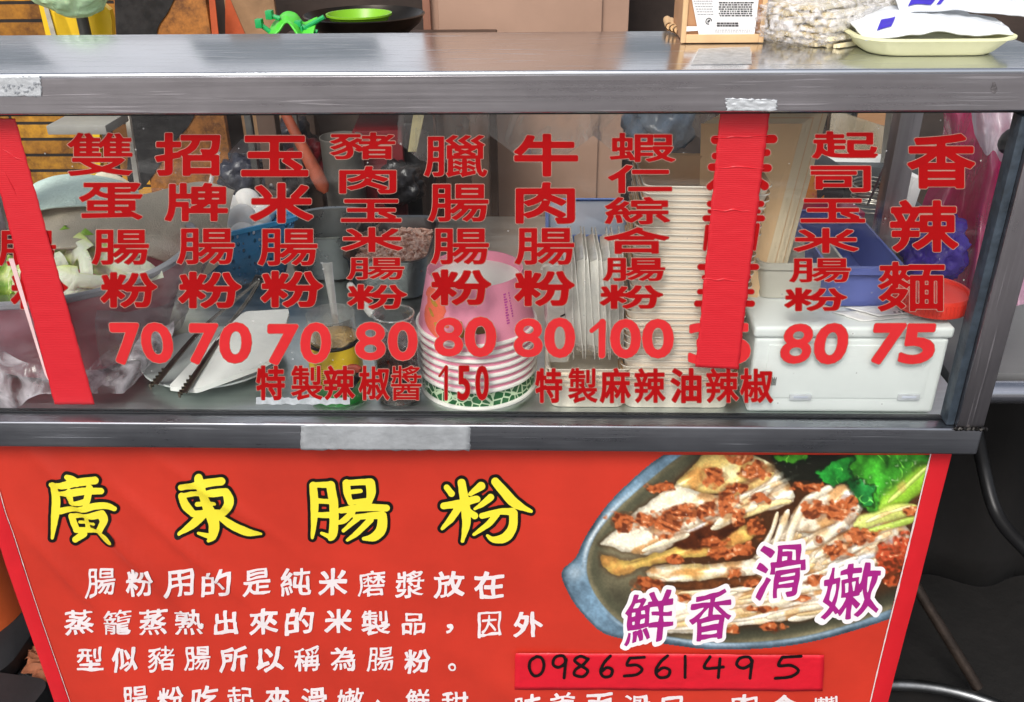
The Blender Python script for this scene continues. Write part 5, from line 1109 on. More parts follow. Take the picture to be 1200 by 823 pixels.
# back part of the counter, right side: packets, wire, leaning frame
BLKB = mat('black card', (34, 34, 36), .5, 0, .2, 12)
def obox(name, label, cat, m, c, size, rz=0, rx=0, ry_=0, bev=.003, group=None):
    M = Matrix.Translation(c) @ Matrix.Rotation(R(rz), 4, 'Z') @ Matrix.Rotation(R(rx), 4, 'X') @ Matrix.Rotation(R(ry_), 4, 'Y')
    mb = MB(M); x, y, z = size; mb.box(-x/2, x/2, -y/2, y/2, 0, z, bev); return tag(mb.build(name, m, origin=c), label, cat, group)
pcr = obox('support_crate', 'grey crate standing behind the white case under the packets', 'crate', mat('grey crate', (90, 92, 96), .6, 0, .2, 10), Vector((.50, .56, ZC)), (.34, .26, .10))
obox('black_box', 'open black carton tipped behind the grey tub', 'carton', BLKB, at_y(948, 236, .52), (.05, .10, .075), 22, 8)
obox('orange_packet', 'orange patterned snack packet in front of the black carton', 'packet', mat('orange print', (236, 146, 42), .4, 0, 0, 60, .2, 60, col2=(214, 84, 60), sharp=(.5, .62)), at_y(944, 240, .47), (.055, .012, .05), -12, -14)
obox('magenta_packet', 'magenta and white packet lying behind the blue tub', 'packet', mat('magenta wrap', (176, 40, 84), .35, 0, .1, 20, .3, 40), at_y(960, 256, .44), (.12, .07, .02), 6)
WPAN = mat('white enamel tray', (232, 234, 232), .3, 0, .03, 8)
obox('white_tray', 'flat white tray lying across the back of the counter at right', 'tray', WPAN, at_y(1002, 200, .70), (.24, .16, .012), -4)
obox('grey_rail', 'dark grey bar under the white tray at the back right', 'bar', mat('dark grey bar', (70, 74, 76), .5, 0, .15, 10), at_y(1010, 212, .60), (.24, .03, .03), -4)
mb = MB(); c = at_y(1018, 246, .50); P = []
for i in range(150):
    a = i/150*2*math.pi*7.5; P.append(c+Vector((.032*math.cos(a), .032*math.sin(a), .0065*a/(2*math.pi))))
mb.tube(P, .0016, 6); tag(mb.build('wire_coil', mat('bright wire', (190, 184, 172), .3, 1.0, .1, 30), origin=c), 'coiled steel wire basket behind the blue tub', 'wire coil')
p0 = at_y(1052, 160, .40); p1 = at_y(1017, 240, .46)
mb = MB(); mb.tube(smooth_path([p0+Vector((.004, 0, .004)), p0, p0*.5+p1*.5, p1], 16), [.004, .003]+[.002]*14, 8); tag(mb.build('skewer_rod', mat('rod steel', (150, 150, 148), .3, 1.0, .1, 30), origin=p1), 'thin steel rod leaning in the wire coil', 'rod')
mb = MB(); c = at_y(984, 152, .86); mb.lathe([(0, 0), (.026, 0), (.028, .004), (.030, .045), (.031, .047), (.029, .047), (.026, .006), (0, .005)], c, 32); tag(mb.build('steel_cup', POTMETAL, origin=c), 'small shiny steel cup at the back right', 'cup')
q = [at_y(975, 128, .80), at_y(1042, 150, .78), at_y(1042, 192, .76), at_y(970, 176, .78)]
mb = MB(); mb.slab(q, (0, .003, 0)); tag(mb.build('acrylic_sheet', film('dusty acrylic', (176, 160, 132), .55, .2, .2, 12, .08), origin=q[3]), 'dusty clear plastic sheet leaning beside the steel cup', 'plastic sheet')
q = [at_y(930, 115, 1.0), at_y(1050, 118, .98), at_y(1050, 150, .98), at_y(1000, 140, .98), at_y(960, 133, .98)]
mb = MB(); mb.slab(q, (0, .01, 0)); tag(mb.build('wooden_panel', mat('brown wood', (150, 108, 70), .6, 0, .15, 6, .2, 30, stretch=(1, 1, 8)), origin=q[3]), 'brown wooden panel high at the back right', 'panel')
q = [at_y(1046, 128, .62), at_y(1080, 128, .62), at_y(1062, 262, .62), at_y(1030, 262, .62)]
mb = MB(); mb.slab(q, (0, .03, 0)); tag(mb.build('grey_post', mat('grey paint', (112, 108, 100), .5, 0, .15, 8), origin=q[3]), 'broad grey metal post between wire coil and pink bag', 'post')
obox('white_carton', 'white folded paper leaning on the grey post', 'paper', PAP, at_y(1052, 252, .56), (.02, .05, .075), 15, 0, 8)

# hanging plastic bags at the right
PINKB = film('pink plastic bag', (212, 36, 110), .8, .22, .8, 20, .10, (1, 1, .5), .1)
WHB = film('white plastic bag', (236, 228, 238), .80, .25, .8, 26, .10, (1, 1, .6), .1)
mb = MB(); mb.grid(sheet_fn(CP([[(1106, 128, .40), (1122, 130, .37), (1142, 128, .38), (1165, 128, .37), (1196, 128, .36), (1215, 128, .36)], [(1100, 190, .42), (1118, 200, .36), (1140, 190, .40), (1160, 196, .33), (1182, 190, .37), (1205, 195, .36)],
   [(1076, 262, .40), (1100, 262, .34), (1125, 258, .39), (1150, 260, .32), (1172, 258, .37), (1190, 262, .36)], [(1082, 350, .36), (1100, 352, .30), (1120, 350, .35), (1140, 352, .28), (1155, 350, .33), (1165, 352, .33)]]), .007, 18, 2), 70, 70)
o = mb.build('pink_bag', PINKB, origin=at_y(1140, 200, .38), ang=180); tag(o, 'big magenta pink plastic bag hanging inside the right end', 'bag')
mb = MB(); mb.grid(sheet_fn(CP([[(1136, 122, .31), (1152, 122, .28), (1168, 122, .31), (1188, 122, .29), (1204, 122, .3)], [(1140, 150, .30), (1154, 152, .27), (1170, 150, .30), (1184, 152, .27), (1200, 150, .29)], [(1148, 172, .29), (1158, 182, .27), (1166, 176, .29), (1176, 190, .28), (1192, 172, .29)]]), .006, 34, 6), 50, 34)
o = mb.build('white_bag', WHB, origin=at_y(1168, 150, .29), ang=180); tag(o, 'white plastic bag bunched above the pink bag at the right', 'bag')
mb = MB(); P = smooth_path([at_y(1176, 178, .26), at_y(1184, 162, .25), at_y(1200, 158, .25)], 10); mb.tube(P, [.004, .008, .011, .012, .012, .012, .012, .012, .012, .012], 12); tag(mb.build('black_bundle', BLKB, origin=P[3]), 'small black rounded bundle behind the right post beside the pink bag', 'bundle')
# clear plastic drop sheet behind the glass
mb = MB(); z1 = ZU-.001
def ds(u, v):
    px = 466+372*u; sc = abs(math.sin(u*math.pi*3.1+.3)); a = at_y(px, 120, .252); b_ = at_y(px, 158+34*sc, .252+.01*math.sin(u*30))
    p = a*(1-v)+b_*v; p.y += .004*math.sin(u*60)*v; p.z = min(p.z, z1); return p
mb.grid(ds, 120, 12); o = mb.build('plastic_curtain', film('clear curtain', (236, 234, 230), .26, .2, .5, 22, .05, (1, 1, .6)), origin=at_y(640, 140, .252), ang=180); tag(o, 'clear scalloped plastic curtain hanging behind the glass from the shelf', 'plastic curtain')

# ------------------------------------------------------------------ behind the counter
WOODD = mat('dark wood', (70, 50, 38), .6, 0, .3, 7, .3, 30)
sh = at_y(420, 42, 1.02)-Vector((0, 0, .034))
mb = MB(); mb.box(-.62, -.112, .92, 1.34, sh.z-.03, sh.z-.003, .003)
bs = thing('back_shelf', 'dark wooden shelf behind the counter that carries the wok', 'shelf', (-.1, 1.13, 0)); mb.build('board', WOODD, bs)
for x in (-.61, -.155):
    for y in (.94, 1.28):
        mb = MB(); mb.box(x, x+.04, y, y+.04, 0, sh.z-.031, .003); mb.build('leg', WOODD, bs)
# wok with green bowl, green rack
zs = sh.z-.003
w0 = at_y(428, 38, 1.06); wc = Vector((at_y(428, 30, 1.14).x, 1.14, zs))
mb = MB(); R0 = at_y(497, 20, 1.14).x-wc.x; mb.lathe([(.04, 0), (R0*.6, .010), (R0*.92, .045), (R0, .062), (R0*1.015, .064), (R0*.99, .066), (R0*.90, .048), (R0*.5, .012), (0, .006)], wc, 64)
tag(mb.build('wok', mat('black iron', (46, 42, 38), .3, .8, .3, 14, .1), origin=wc), 'wide dark wok on the back shelf holding a green bowl', 'wok')
gc = Vector((at_y(421, 20, 1.14).x, 1.14, zs+.030)); R1 = at_y(459, 16, 1.14).x-gc.x
mb = MB(); mb.lathe([(0, 0), (R1*.72, 0), (R1*.93, .030), (R1*1.0, .032), (R1*1.0, .036), (R1*.95, .036), (R1*.72, .004), (0, .003)], gc, 56); tag(mb.build('green_bowl', mat('lime plastic', (128, 186, 34), .35, 0, .05, 8), origin=gc), 'lime green plastic bowl sitting in the dark wok', 'bowl')
GRN = mat('green plastic', (84, 204, 60), .35, 0, .08, 10); GRN2 = mat('teal green plastic', (30, 168, 92), .35, 0, .08, 10)
rk = thing('green_rack', 'bright green plastic clip rack standing behind the shelf edge', 'plastic rack', at_y(340, 40, 1.0))
mb = MB(); mb.grid(sheet_fn([[at_y(x, y, d) for x, y, d in r] for r in ([(312, 44, 1.0), (322, 26, 1.02), (334, 15, 1.03), (346, 16, 1.03), (356, 26, 1.02), (372, 20, 1.01)], [(314, 50, .96), (326, 38, .97), (336, 26, .98), (348, 40, .96), (354, 50, .97), (366, 48, .98)])], .004, 40, 1), 40, 12); mb.build('saddle', GRN, rk, ang=180, thick=.004)
for (a, b_) in (((304, 28), (320, 40)), ((316, 18), (328, 22)), ((352, 36), (380, 20)), ((350, 30), (372, 38))):
    p = at_y(*a, 1.0); q = at_y(*b_, 1.0); mb = MB(); mb.tube([p, p*.5+q*.5, q], .005, 8); mb.box(p.x-.007, p.x+.007, .99, 1.01, p.z-.008, p.z+.010, .002); mb.build('clip', GRN2, rk)
# yellow chair, grey pole, green bag
YC = mat('yellow plastic', (240, 196, 34), .35, 0, .06, 6)
yc = thing('yellow_chair', 'yellow plastic chair back standing in front of the brick wall', 'chair', at_y(85, 60, 1.2)-Vector((0, 0, .5)))
mb = MB(); mb.slab([at_y(37, -30, 1.2), at_y(56, -30, 1.2), at_y(92, 60, 1.2), at_y(96, 230, 1.2), at_y(60, 230, 1.2), at_y(62, 60, 1.2)][:3]+[at_y(58, 60, 1.2)], (0, .03, 0)); mb.build('side_rail', YC, yc)
mb = MB(); a = [at_y(57, -30, 1.2), at_y(120, 5, 1.2), at_y(128, 12, 1.2), at_y(131, 25, 1.2), at_y(132, 70, 1.2), at_y(72, 70, 1.2)]; mb.slab(a, (0, .02, 0)); mb.build('backrest', YC, yc)
mb = MB(); mb.slab([at_y(50, 4, 1.195), at_y(55, 4, 1.195), at_y(68, 50, 1.195), at_y(62, 50, 1.195)], (0, .003, 0)); mb.build('worn_strip', mat('worn grey white', (176, 170, 156), .8, 0, .2, 60), yc)
mb = MB(); mb.slab([at_y(104, 128, 1.2), at_y(116, 128, 1.2), at_y(118, 215, 1.2), at_y(106, 215, 1.2)], (0, .02, 0)); mb.build('leg', YC, yc)
mb = MB(); p = at_y(96, 20, 1.16); mb.tube([(p.x, 1.16, 0), (p.x, 1.16, 1.24)], .013, 16); tag(mb.build('grey_pole', mat('grey pole', (98, 96, 92), .4, .5, .15, 20), origin=(p.x, 1.16, 0)), 'thin grey steel pole in front of the yellow chair', 'pole')
GB = film('green bag', (222, 255, 212), .9, .2, .9, 22, .12)
def bagmesh(c, sx, sy, sz, seed, m, name, label):
    mb = MB(); bm = bmesh.new(); bmesh.ops.create_icosphere(bm, subdivisions=5, radius=1)
    for v in bm.verts:
        q = v.co.copy(); k = 1+.28*fbm(q*1.7+Vector((seed, 0, 0)))+.08*mnoise.noise(q*7); top = max(0, q.z); k *= 1-.45*top; v.co = c+Vector((q.x*sx*k, q.y*sy*k, q.z*sz*(1+.3*top)))
    mb.bm(bm); return tag(mb.build(name, m, origin=c, ang=180), label, 'bag')
bagmesh(at_y(82, -22, 1.08), .085, .06, .075, 4, GB, 'green_bag', 'pale green plastic bag on top of the yellow chair')
# things in the dark under the back shelf
BLK2 = mat('black bags', (30, 29, 32), .35, 0, .3, 9, .6, 30)
def bucket(c, r, h, m, name, label, cat='bucket'):
    mb = MB(); mb.lathe([(0, 0), (r*.9, 0), (r*.92, .004), (r, h-.006), (r*1.03, h-.004), (r*1.03, h), (r*.97, h), (r*.9, h-.02), (0, h-.024)], c, 40); return tag(mb.build(name, m, origin=c), label, cat)
c = at_y(402, 245, .93); bucket(Vector((c.x, .98, c.z-.12)), .046, at_y(402, 160, .98).z-c.z+.12, mat('grey drum', (116, 112, 106), .45, .3, .2, 10, .1), 'grey_canister', 'grey metal canister standing in the dark behind the basin', 'canister')
c = at_y(450, 250, 1.06); obox('red_crate', 'dark red plastic crate in the dark left of the cupboard', 'crate', mat('dark red plastic', (112, 28, 34), .45, 0, .3, 10), Vector((c.x, 1.10, .45)), (.11, .16, at_y(450, 148, 1.06).z-.45), 4)
c = at_y(484, 250, 1.02); obox('dark_sack', 'black sack standing against the beige cupboard', 'sack', BLK2, Vector((c.x, 1.14, .40)), (.06, .16, at_y(484, 138, 1.1).z-.40), -6, 0, 0, .02)
c = at_y(320, 250, 1.2); obox('dark_locker', 'dark steel locker under the back shelf', 'locker', mat('dark navy steel', (40, 42, 50), .4, .4, .3, 9, .1), Vector((c.x-.02, 1.30, .20)), (.17, .14, .62), 2)
for px, top, col, nm, lb in ((300, 128, (86, 84, 82), 'steel_upright', 'thin grey upright left of the orange brush in the dark'), (352, 128, (128, 124, 118), 'steel_upright', 'thin pale upright right of the orange brush in the dark')):
    p = at_y(px, 200, 1.02); obox(nm, lb, 'upright', mat(nm+str(px), col, .4, .6, .2, 20), Vector((p.x, 1.02, .35)), (.016, .016, .68))
p0 = at_y(330, 125, .93); p1 = at_y(382, 226, .90)
mb = MB(); d = (p1-p0); P = [p0+d*t for t in (0, .2, .4, .6, .8, .93, 1)]; mb.tube(P, [.010, .011, .012, .014, .016, .015, .006], 12); tag(mb.build('orange_scoop', mat('rust orange wood', (150, 70, 44), .5, 0, .3, 20, .1), origin=p1), 'rust orange wooden handle leaning in the dark behind the basin', 'wooden handle')
random.seed(12)
for k, (px, py, d, s, colr, lb) in enumerate([(285, 205, 1.05, .05, (36, 38, 52), 'black blue plastic bag left of the orange handle'), (330, 228, .98, .045, (40, 34, 36), 'crumpled black bag at the foot of the orange handle'), (360, 190, 1.1, .05, (120, 30, 36), 'dark red cloth bundle behind the orange handle'),
      (470, 215, 1.0, .05, (30, 28, 30), 'black plastic bundle in front of the red crate'), (345, 165, 1.15, .05, (44, 44, 52), 'dark bundle high behind the orange handle'), (770, 145, .95, .07, (64, 80, 96), 'blue grey plastic bag behind the tall tray stack')]):
    mb = MB(); bm = bmesh.new(); bmesh.ops.create_icosphere(bm, subdivisions=4, radius=1); c = at_y(px, py, d)
    for v in bm.verts:
        q = v.co.copy(); kk = 1+.35*fbm(q*1.8+Vector((k*3, 0, 0)))+.1*mnoise.noise(q*6); v.co = c+q*s*kk
    mb.bm(bm); tag(mb.build('dark_bundle', mat('bundle%d' % k, colr, .3, 0, .35, 24, .7, 60), origin=c, ang=180), lb, 'bundle')
mb = MB(); p = at_y(487, 142, 1.0); mb.slab([at_y(484, 135, 1.0), at_y(497, 135, 1.0), at_y(488, 178, 1.0), at_y(478, 178, 1.0)], (0, .008, 0)); tag(mb.build('ruler_stick', mat('pale stick', (176, 164, 120), .6, 0, .15, 30), origin=p), 'pale wooden stick hanging beside the cupboard', 'stick')
mb = MB(); P = smooth_path([at_y(243, 232, .62), at_y(250, 200, .64), at_y(256, 178, .66)], 12); mb.tube(P, .004, 8); tag(mb.build('clear_rod', film('clear rod', (230, 232, 232), .5, .1, .1, 30, .2), origin=P[0]), 'pale glassy rod standing behind the beige cloth', 'rod')
p = at_y(150, 200, 1.1); mb = MB(); mb.slab([at_y(145, 128, 1.1), at_y(150, 128, 1.1), at_y(164, 220, 1.1), at_y(158, 220, 1.1)], (0, .01, 0)); tag(mb.build('white_stake', mat('white stake', (196, 190, 178), .6, 0, .1, 20), origin=p), 'thin white stake leaning at the edge of the hazard board', 'stake')
# white plastic table top behind the basin, left
obox('grey_shelf_edge', 'short grey plastic shelf behind the yellow chair leg', 'shelf', mat('grey shelf', (150, 148, 142), .6, 0, .1, 12), at_y(105, 150, 1.0), (.13, .12, .02))

# ------------------------------------------------------------------ on top of the cart
KB = mat('kraft box', (186, 138, 98), .7, 0, .08, 14, .08, 160); KBE = mat('kraft box edge', (214, 176, 130), .7, 0, .08, 20)
q0 = at_z(800, 51, ZT); q1 = at_z(889, 49, ZT); bw = q1.x-q0.x
bx = thing('kraft_box', 'brown kraft carton with a white printed label on the steel top', 'carton', ((q0.x+q1.x)/2, q0.y+.05, ZT))
mb = MB(); mb.box(q0.x, q1.x, q0.y, q0.y+.10, ZT+.0005, ZT+.13, .003); mb.build('body', KB, bx)
for s in (0, 1):
    x = q0.x if s == 0 else q1.x; mb = MB(); mb.box(x-.003, x+.003, q0.y-.004, q0.y+.002, ZT+.001, ZT+.128, .001); mb.build('flap_edge', KBE, bx)
mb = MB(); mb.box(q0.x+.003, q1.x-.003, q0.y-.004, q0.y-.0005, ZT+.001, ZT+.011, .001); mb.build('front_lip', KBE, bx)
yl = q0.y-.003
lb = MB(); lb.slab([at_y(806, -25, yl), at_y(892, -25, yl), at_y(884, 41, yl), at_y(819, 42, yl)], (0, -.0006, 0)); lab = lb.build('label', PAP, bx)
mb = MB(); mb.slab([at_y(803, 31, yl), at_y(817, 31, yl), at_y(818, 36, yl), at_y(803, 37, yl)], (0, -.0006, 0)); mb.build('white_tab', PAP, bx)
mb = MB(); rg = random.Random(8)
def lbar(x, y, w, h): mb.slab([at_y(x, y, yl-.0009), at_y(x+w, y, yl-.0009), at_y(x+w, y+h, yl-.0009), at_y(x, y+h, yl-.0009)], (0, -.0002, 0))
for r_ in range(7):
    x = 843+rg.uniform(-1, 1)
    while x < 880:
        w = rg.uniform(1.2, 4); lbar(x, 2.5+r_*2.55, w, 1.5); x += w+rg.uniform(.5, 1.3)
for r_ in range(2):
    x = 840
    while x < 862: w = rg.uniform(1.5, 4); lbar(x, 26.5+r_*2.8, w, 2.0); x += w+.6
mb.build('label_print', mat('dark print', (60, 58, 60), .6), lab)
mb = MB()
for r_ in range(7):
    x = 812+r_*.9
    while x < 834: w = rg.uniform(1, 3); lbar(x, -2+r_*3.1, w, .8); x += w+.8
for r_ in range(2):
    x = 838
    while x < 880: w = rg.uniform(1, 3); lbar(x, 35+r_*2.2, w, .7); x += w+.9
mb.build('label_small_print', mat('grey print', (140, 140, 144), .6), lab)
mb = MB(); c = at_y(830.5, 25, yl-.0010); mb.tube([c+Vector((.0034*math.cos(a), 0, .0034*math.sin(a))) for a in [2*math.pi*i/24 for i in range(20)]], .0005, 5); mb.tube([c+Vector((-.0012, 0, -.001)), c+Vector((.0012, 0, .0012))], .0011, 6); mb.build('label_emblem', mat('dark print', (60, 58, 60), .6), lab)
# small kraft tubes left of the box
kt = None
for k in range(4):
    p = at_z(784+k*4.6, 37+k*2.0, ZT); mb = MB(); r = .0052
    if kt is None:
        mb.tube([Vector((0, 0, r)), Vector((.004, .06, r))], r, 16, cap=False); mb.tube([Vector((0, .001, r)), Vector((.004, .06, r))], r*.72, 12); kt = mb.build('kraft_tube', KBE); o = kt
        tag(o, 'pale kraft paper tube lying beside the kraft carton', 'paper tube', 'paper tubes beside the kraft carton')
    else: o = kt.copy(); COL.objects.link(o)
    o.location = p+Vector((0, 0, .0085 if k in () else .0)); o.location.z = ZT+.0006+(0.012 if k < 0 else 0)
    if k == 0: o.location = p; o.location.z = ZT+.0006
# bundle of wooden chopsticks in a plastic bag
STK = mat('pale wood', (248, 232, 192), .6, 0, .08, 20, .1, 60, stretch=(8, 1, 8))
sb = at_z(952, 56, ZT); ang = -52
M0 = Matrix.Rotation(R(ang), 4, 'Z'); s0 = None; random.seed(31); cnt = 0
SLV = mat('paper sleeve', (240, 232, 210), .6, 0, .05, 30)
for lay in range(6):
    nl = 12-lay
    for i in range(nl):
        xo = (i-(nl-1)/2)*.0105+random.uniform(-.002, .002); yo = random.uniform(-.006, .010)+.012*abs(i-(nl-1)/2)/6
        loc = Vector((sb.x-.002, sb.y+.045, ZT+.0008)) + Matrix.Rotation(R(ang), 3, 'Z') @ Vector((xo, yo-.03, 0))+Vector((0, 0, lay*.0078))
        if loc.y < .012: loc.y = .012+random.uniform(0, .01)
        if s0 is None:
            s0 = thing('chopstick_pair', 'pale wooden chopsticks bundled under clear plastic on the steel top', 'chopsticks', loc, 'chopsticks bundled on the steel top'); s0.rotation_euler = (0, 0, R(ang))
            for dx in (-.0024, .0024):
                m_ = MB(); m_.box(dx-.0021, dx+.0021, 0, .18, .0, .0048, .0008); me = m_.build('stick', STK); me.parent = s0
            m_ = MB(); m_.box(-.0047, .0047, .012, .178, -.0003, .0052, .0006); me = m_.build('sleeve', SLV); me.parent = s0
        else:
            o = dup(s0, loc); o.rotation_euler = (R(random.uniform(-2, 2)), R(random.uniform(-14, 14)), R(ang+random.uniform(-5, 5)))
BAGC = film('crinkled clear bag', (252, 250, 252), .50, .2, .5, 95, .03, (1, 1, 1), .36)
mb = MB(); bm = bmesh.new(); bmesh.ops.create_icosphere(bm, subdivisions=6, radius=1)
MR = Matrix.Translation(Vector((sb.x+.036, sb.y+.082, ZT+.026))) @ Matrix.Rotation(R(ang), 4, 'Z')
for v in bm.verts:
    q = v.co.copy(); f = lambda t, e: math.copysign(abs(t)**e, t); q = Vector((f(q.x, .7), f(q.y, .75), f(q.z, .7))); k = 1+.05*mnoise.noise(q*5)+.045*mnoise.noise(q*13)+.02*mnoise.noise(q*30); p = MR @ Vector((q.x*.074*k, q.y*.110*k, q.z*.033*k)); p.z = max(p.z, ZT+.0005); p.y = max(p.y, .006); v.co = p
mb.bm(bm); tag(mb.build('plastic_bag', BAGC, origin=(sb.x, sb.y+.05, ZT), ang=180), 'crinkled clear plastic bag around the chopstick bundle', 'bag')
# foam tray with wrapped packets
FOAM = mat('pale yellow foam', (238, 236, 190), .5, 0, .03, 9, .05, 200)
f0 = at_z(1020, 69, ZT); f1 = at_z(1178, 69, ZT); fc = Vector(((f0.x+f1.x)/2+.004, f0.y+.075, ZT+.0006)); hx = (f1.x-f0.x)/2+.012
tr = thing('foam_tray', 'pale yellow foam tray on the right of the steel top', 'tray', fc)
mb = MB(); mb.rrect([(hx-.016, .062, 0, .03), (hx-.012, .066, .003, .032), (hx, .076, .017, .036), (hx+.005, .081, .018, .038), (hx+.005, .081, .020, .038), (hx-.002, .074, .020, .034), (hx-.016, .062, .005, .03)], fc, .03, 10); mb.rrect_cap(hx-.016, .062, .0045, .03, fc, 10); mb.build('shell', FOAM, tr)
PKT = mat('white film packet', (238, 242, 246), .28, 0, .03, 6, .5, 40)
PUR = mat('violet print', (70, 56, 190), .35, 0, .15, 40); GRP = mat('faint grey print', (150, 156, 190), .5)
def packet(label, rows, prints, seed, lines):
    P = [[fc+Vector(p) for p in r] for r in rows]; fn = sheet_fn(P, .0042, 26, seed, (0, -.2, 1)); mb = MB(); mb.grid(fn, 70, 40)
    o = mb.build('white_packet', PKT, origin=fc+Vector((0, 0, .02)), ang=180, thick=.002); tag(o, label, 'packet', 'white packets on the foam tray')
    for (u0, u1, v0, v1, sk) in prints:
        m_ = MB(); m_.grid(lambda u, v: fn(u0+(u1-u0)*u+sk*v, v0+(v1-v0)*v)+Vector((0, -.0016, .0024)), 14, 8); m_.build('printed_logo', PUR, o)
    if lines:
        m_ = MB(); rg = random.Random(seed)
        for (ua, ub, va, vb) in lines:
            nn = 26
            for i in range(nn):
                if rg.random() < .25: continue
                t = i/nn; u = ua+(ub-ua)*t; v = va+(vb-va)*t; m_.grid(lambda a, b_: fn(u+a*.009, v+b_*.010)+Vector((0, -.0014, .0022)), 1, 1)
        m_.build('printed_line', GRP, o)
    return o
packet('lower white packet filling the foam tray, small violet mark at its left', [[(-hx+.004, -.062, .019), (-hx*.5, -.066, .022), (0, -.068, .024), (hx*.5, -.066, .022), (hx-.004, -.060, .021)], [(-hx+.0, -.02, .026), (-hx*.5, -.02, .040), (0, -.02, .040), (hx*.5, -.02, .036), (hx, -.02, .028)], [(-hx+.01, .06, .022), (-hx*.5, .06, .034), (0, .06, .036), (hx*.5, .06, .034), (hx, .06, .022)]],
       [(.11, .19, .18, .36, .05)], 3, [])
packet('upper white packet with a big violet mark on the foam tray', [[(-hx*.42, -.030, .041), (-hx*.1, -.026, .042), (hx*.4, -.018, .040), (hx*.75, -.02, .037), (hx+.03, -.03, .034)], [(-hx*.38, .005, .050), (-hx*.05, .0, .056), (hx*.4, .005, .058), (hx*.8, .0, .052), (hx+.035, .0, .046)], [(-hx*.2, .06, .050), (hx*.1, .06, .062), (hx*.4, .06, .062), (hx*.8, .06, .056), (hx+.04, .06, .046)]],
       [(.10, .30, .16, .52, .10), (.335, .365, .16, .52, .10)], 9, [(.42, .95, .10, .48), (.30, .62, .66, .92)])

# ------------------------------------------------------------------ left and right of the cart, on the ground
CON = mat('faded orange cone', (255, 112, 56), .5, 0, .10, 8, .1, 60); RUB = mat('black rubber base', (26, 27, 30), .6, 0, .2, 16, .2, 60)
cb_ = at_z(0, 800, 0); cc_ = at_z(-54, 712, .06); cc_ = Vector((cc_.x, cc_.y, 0))
cn = thing('traffic_cone', 'worn orange traffic cone with a black rubber base left of the banner', 'traffic cone', cc_)
mb = MB(); mb.lathe([(.150, .055), (.148, .07), (.045, .60), (.035, .62), (0, .62)], cc_, 56); mb.build('cone', CON, cn)
mb = MB(); mb.rrect([(.185, .185, .0, .08), (.19, .19, .010, .08), (.186, .186, .036, .08), (.165, .165, .054, .1), (.14, .14, .058, .1)], cc_, .05, 8); mb.rrect_cap(.14, .14, .058, .1, cc_, 8); mb.build('base', RUB, cn)
c2 = at_z(8, 812, .03); M2 = Matrix.Translation((c2.x-.03, c2.y-.03, 0)) @ Matrix.Rotation(R(-8), 4, 'Z'); mb = MB(M2); mb.rrect([(.12, .07, 0, .03), (.122, .072, .015, .03), (.11, .062, .05, .03)], (0, 0, 0), .03); mb.rrect_cap(.11, .062, .05, .03, (0, 0, 0))
tag(mb.build('rubber_block', RUB, origin=(c2.x-.03, c2.y-.03, 0)), 'black rubber block lying in front of the cone', 'rubber block')
random.seed(9)
LEAFM = mat('dry leaf', (150, 90, 60), .8, 0, .2, 40)
for k, (px, py) in enumerate(((48, 765), (44, 780), (53, 793))):
    p = at_z(px, py, .012); mb = MB(); mb.grid(lambda u, v: p+Vector(((u-.5)*.05, (v-.5)*.04, .012*mnoise.noise(Vector((u*3, v*3, k))))), 8, 8); tag(mb.build('dry_leaf', LEAFM, origin=p, thick=.001), 'dry brown leaf scrap on the asphalt beside the banner edge', 'leaf', 'dry leaf scraps by the banner')
# neighbouring stall at the right: grey table with steel edge tube, dark sheets painting in the shade below
GTB = mat('grey table', (112, 112, 112), .5, .2, .08, 8)
tz = .80; ta = at_z(1166, 445, tz)
nt = thing('side_table', 'grey metal side table with a steel tube edge right of the cart', 'table', (ta.x+.36, ta.y+.25, 0))
x0_ = .582
mb = MB(); mb.box(x0_, x0_+.8, ta.y+.02, ta.y+.50, tz-.02, tz, .003); mb.build('top', GTB, nt)
mb = MB(); mb.tube([(x0_, ta.y, tz-.020), (x0_+.8, ta.y, tz-.020)], .0165, 20); mb.build('edge_tube', brushed('tube steel', (176, 178, 186), .25, 0, .1), nt)
for x in (x0_+.06, x0_+.74):
    mb = MB(); mb.tube([(x, ta.y+.40, 0), (x, ta.y+.40, tz-.021)], .014, 12); mb.build('leg', DARKMETAL, nt)
PSK = film('pale pink skirt', (236, 190, 214), .85, .3, .6, 20, .05)
mb = MB(); mb.grid(sheet_fn([[at_y(1186+7*i, 330-30*i, .13+.012*(i % 2)) for i in range(6)], [at_y(1178+8*i, 362-2*i, .12+.012*(i % 2)) for i in range(6)]], .003, 40, 2), 40, 10); o = mb.build('pink_bag', PSK, origin=at_y(1195, 350, .12), ang=180); tag(o, 'pale pink ribbed plastic bag edge outside the right post', 'bag')
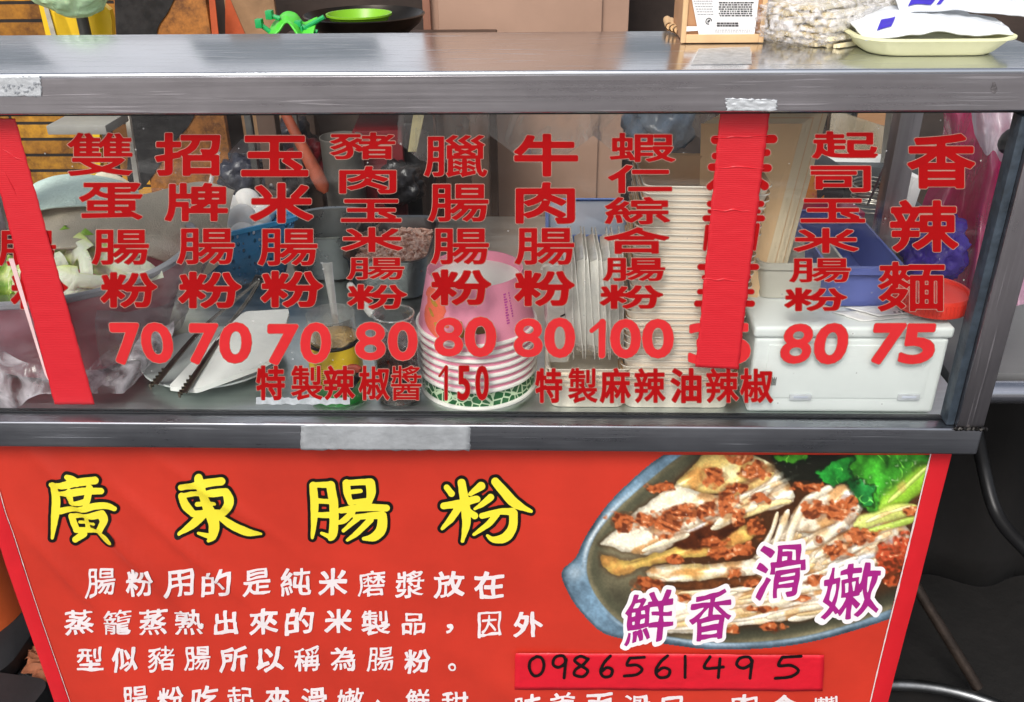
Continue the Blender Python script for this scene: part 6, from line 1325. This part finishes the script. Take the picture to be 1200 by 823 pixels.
mb = MB(); mb.grid(sheet_fn([[at_y(1186+7*i, 205-8*i, .16+.012*(i % 2)) for i in range(6)], [at_y(1186+7*i, 340-20*i, .14+.012*(i % 2)) for i in range(6)]], .004, 30, 8), 40, 20); o = mb.build('pink_bag', PINKB, origin=at_y(1200, 280, .12), ang=180); tag(o, 'magenta plastic bag hanging outside the right post above the side table', 'bag')
DARKG = mat('ground shade black', (20, 18, 17), .75, 0, .4, 8, .4, 60)  # near black colour stands in for the shade on the ground
mb = MB(); mb.grid(lambda u, v: Vector((.50+2.2*u, -.30+2.0*v, .004+.002*mnoise.noise(Vector((u*9, v*9, 1))))), 20, 20); tag(mb.build('ground_shade_sheet', DARKG, origin=(1.4, .6, 0), thick=.003), 'near black sheet painting in the shade on the ground at right', 'mat')
mb = MB(); mb.grid(lambda u, v: Vector((.60+1.4*u, .62+.02*math.sin(u*40), .01+.77*v)), 60, 10); tag(mb.build('table_shade_sheet', mat('table shade brown', (16, 13, 12), .8, 0, .3, 10, .3, 40), origin=(1.3, .62, 0), thick=.003), 'near black brown sheet painting in the shade under the side table', 'curtain')  # dark sheet added where only shade lies below the table
BP = mat('black pipe', (38, 38, 40), .4, .3, .2, 20)
mb = MB(); mb.tube(smooth_path([at_y(1140, 488, .42), at_y(1152, 545, .40), at_y(1163, 590, .36), at_y(1178, 618, .32), at_y(1210, 652, .26)], 26), .012, 12); tag(mb.build('bent_pipe', BP, origin=at_y(1163, 590, .36)), 'black bent pipe hanging in the dark right of the cart', 'pipe')
rc_ = at_z(1135, 990, .05); rad = (at_z(1135, 815, .05)-rc_).length
ri = thing('stool', 'dark metal stool base with a round foot ring at the lower right', 'stool', Vector((rc_.x, rc_.y, 0)))
RINGM = mat('scuffed steel ring', (120, 122, 124), .4, 1.0, .3, 20, .1)
mb = MB(); mb.tube([rc_+Vector((rad*1.0*math.cos(a), rad*math.sin(a), 0)) for a in [2*math.pi*i/80 for i in range(80)]], .011, 12, closed=True); mb.build('foot_ring', RINGM, ri)
pa = at_z(1146, 806, .055); pb_ = at_y(1070, 682, pa.y+.10)
mb = MB(); mb.tube([pa, pa*.5+pb_*.5, pb_, pb_+(pb_-pa)*.6], .0105, 12); mb.build('leg', mat('rusty leg', (58, 48, 42), .5, .6, .35, 24, .3), ri)
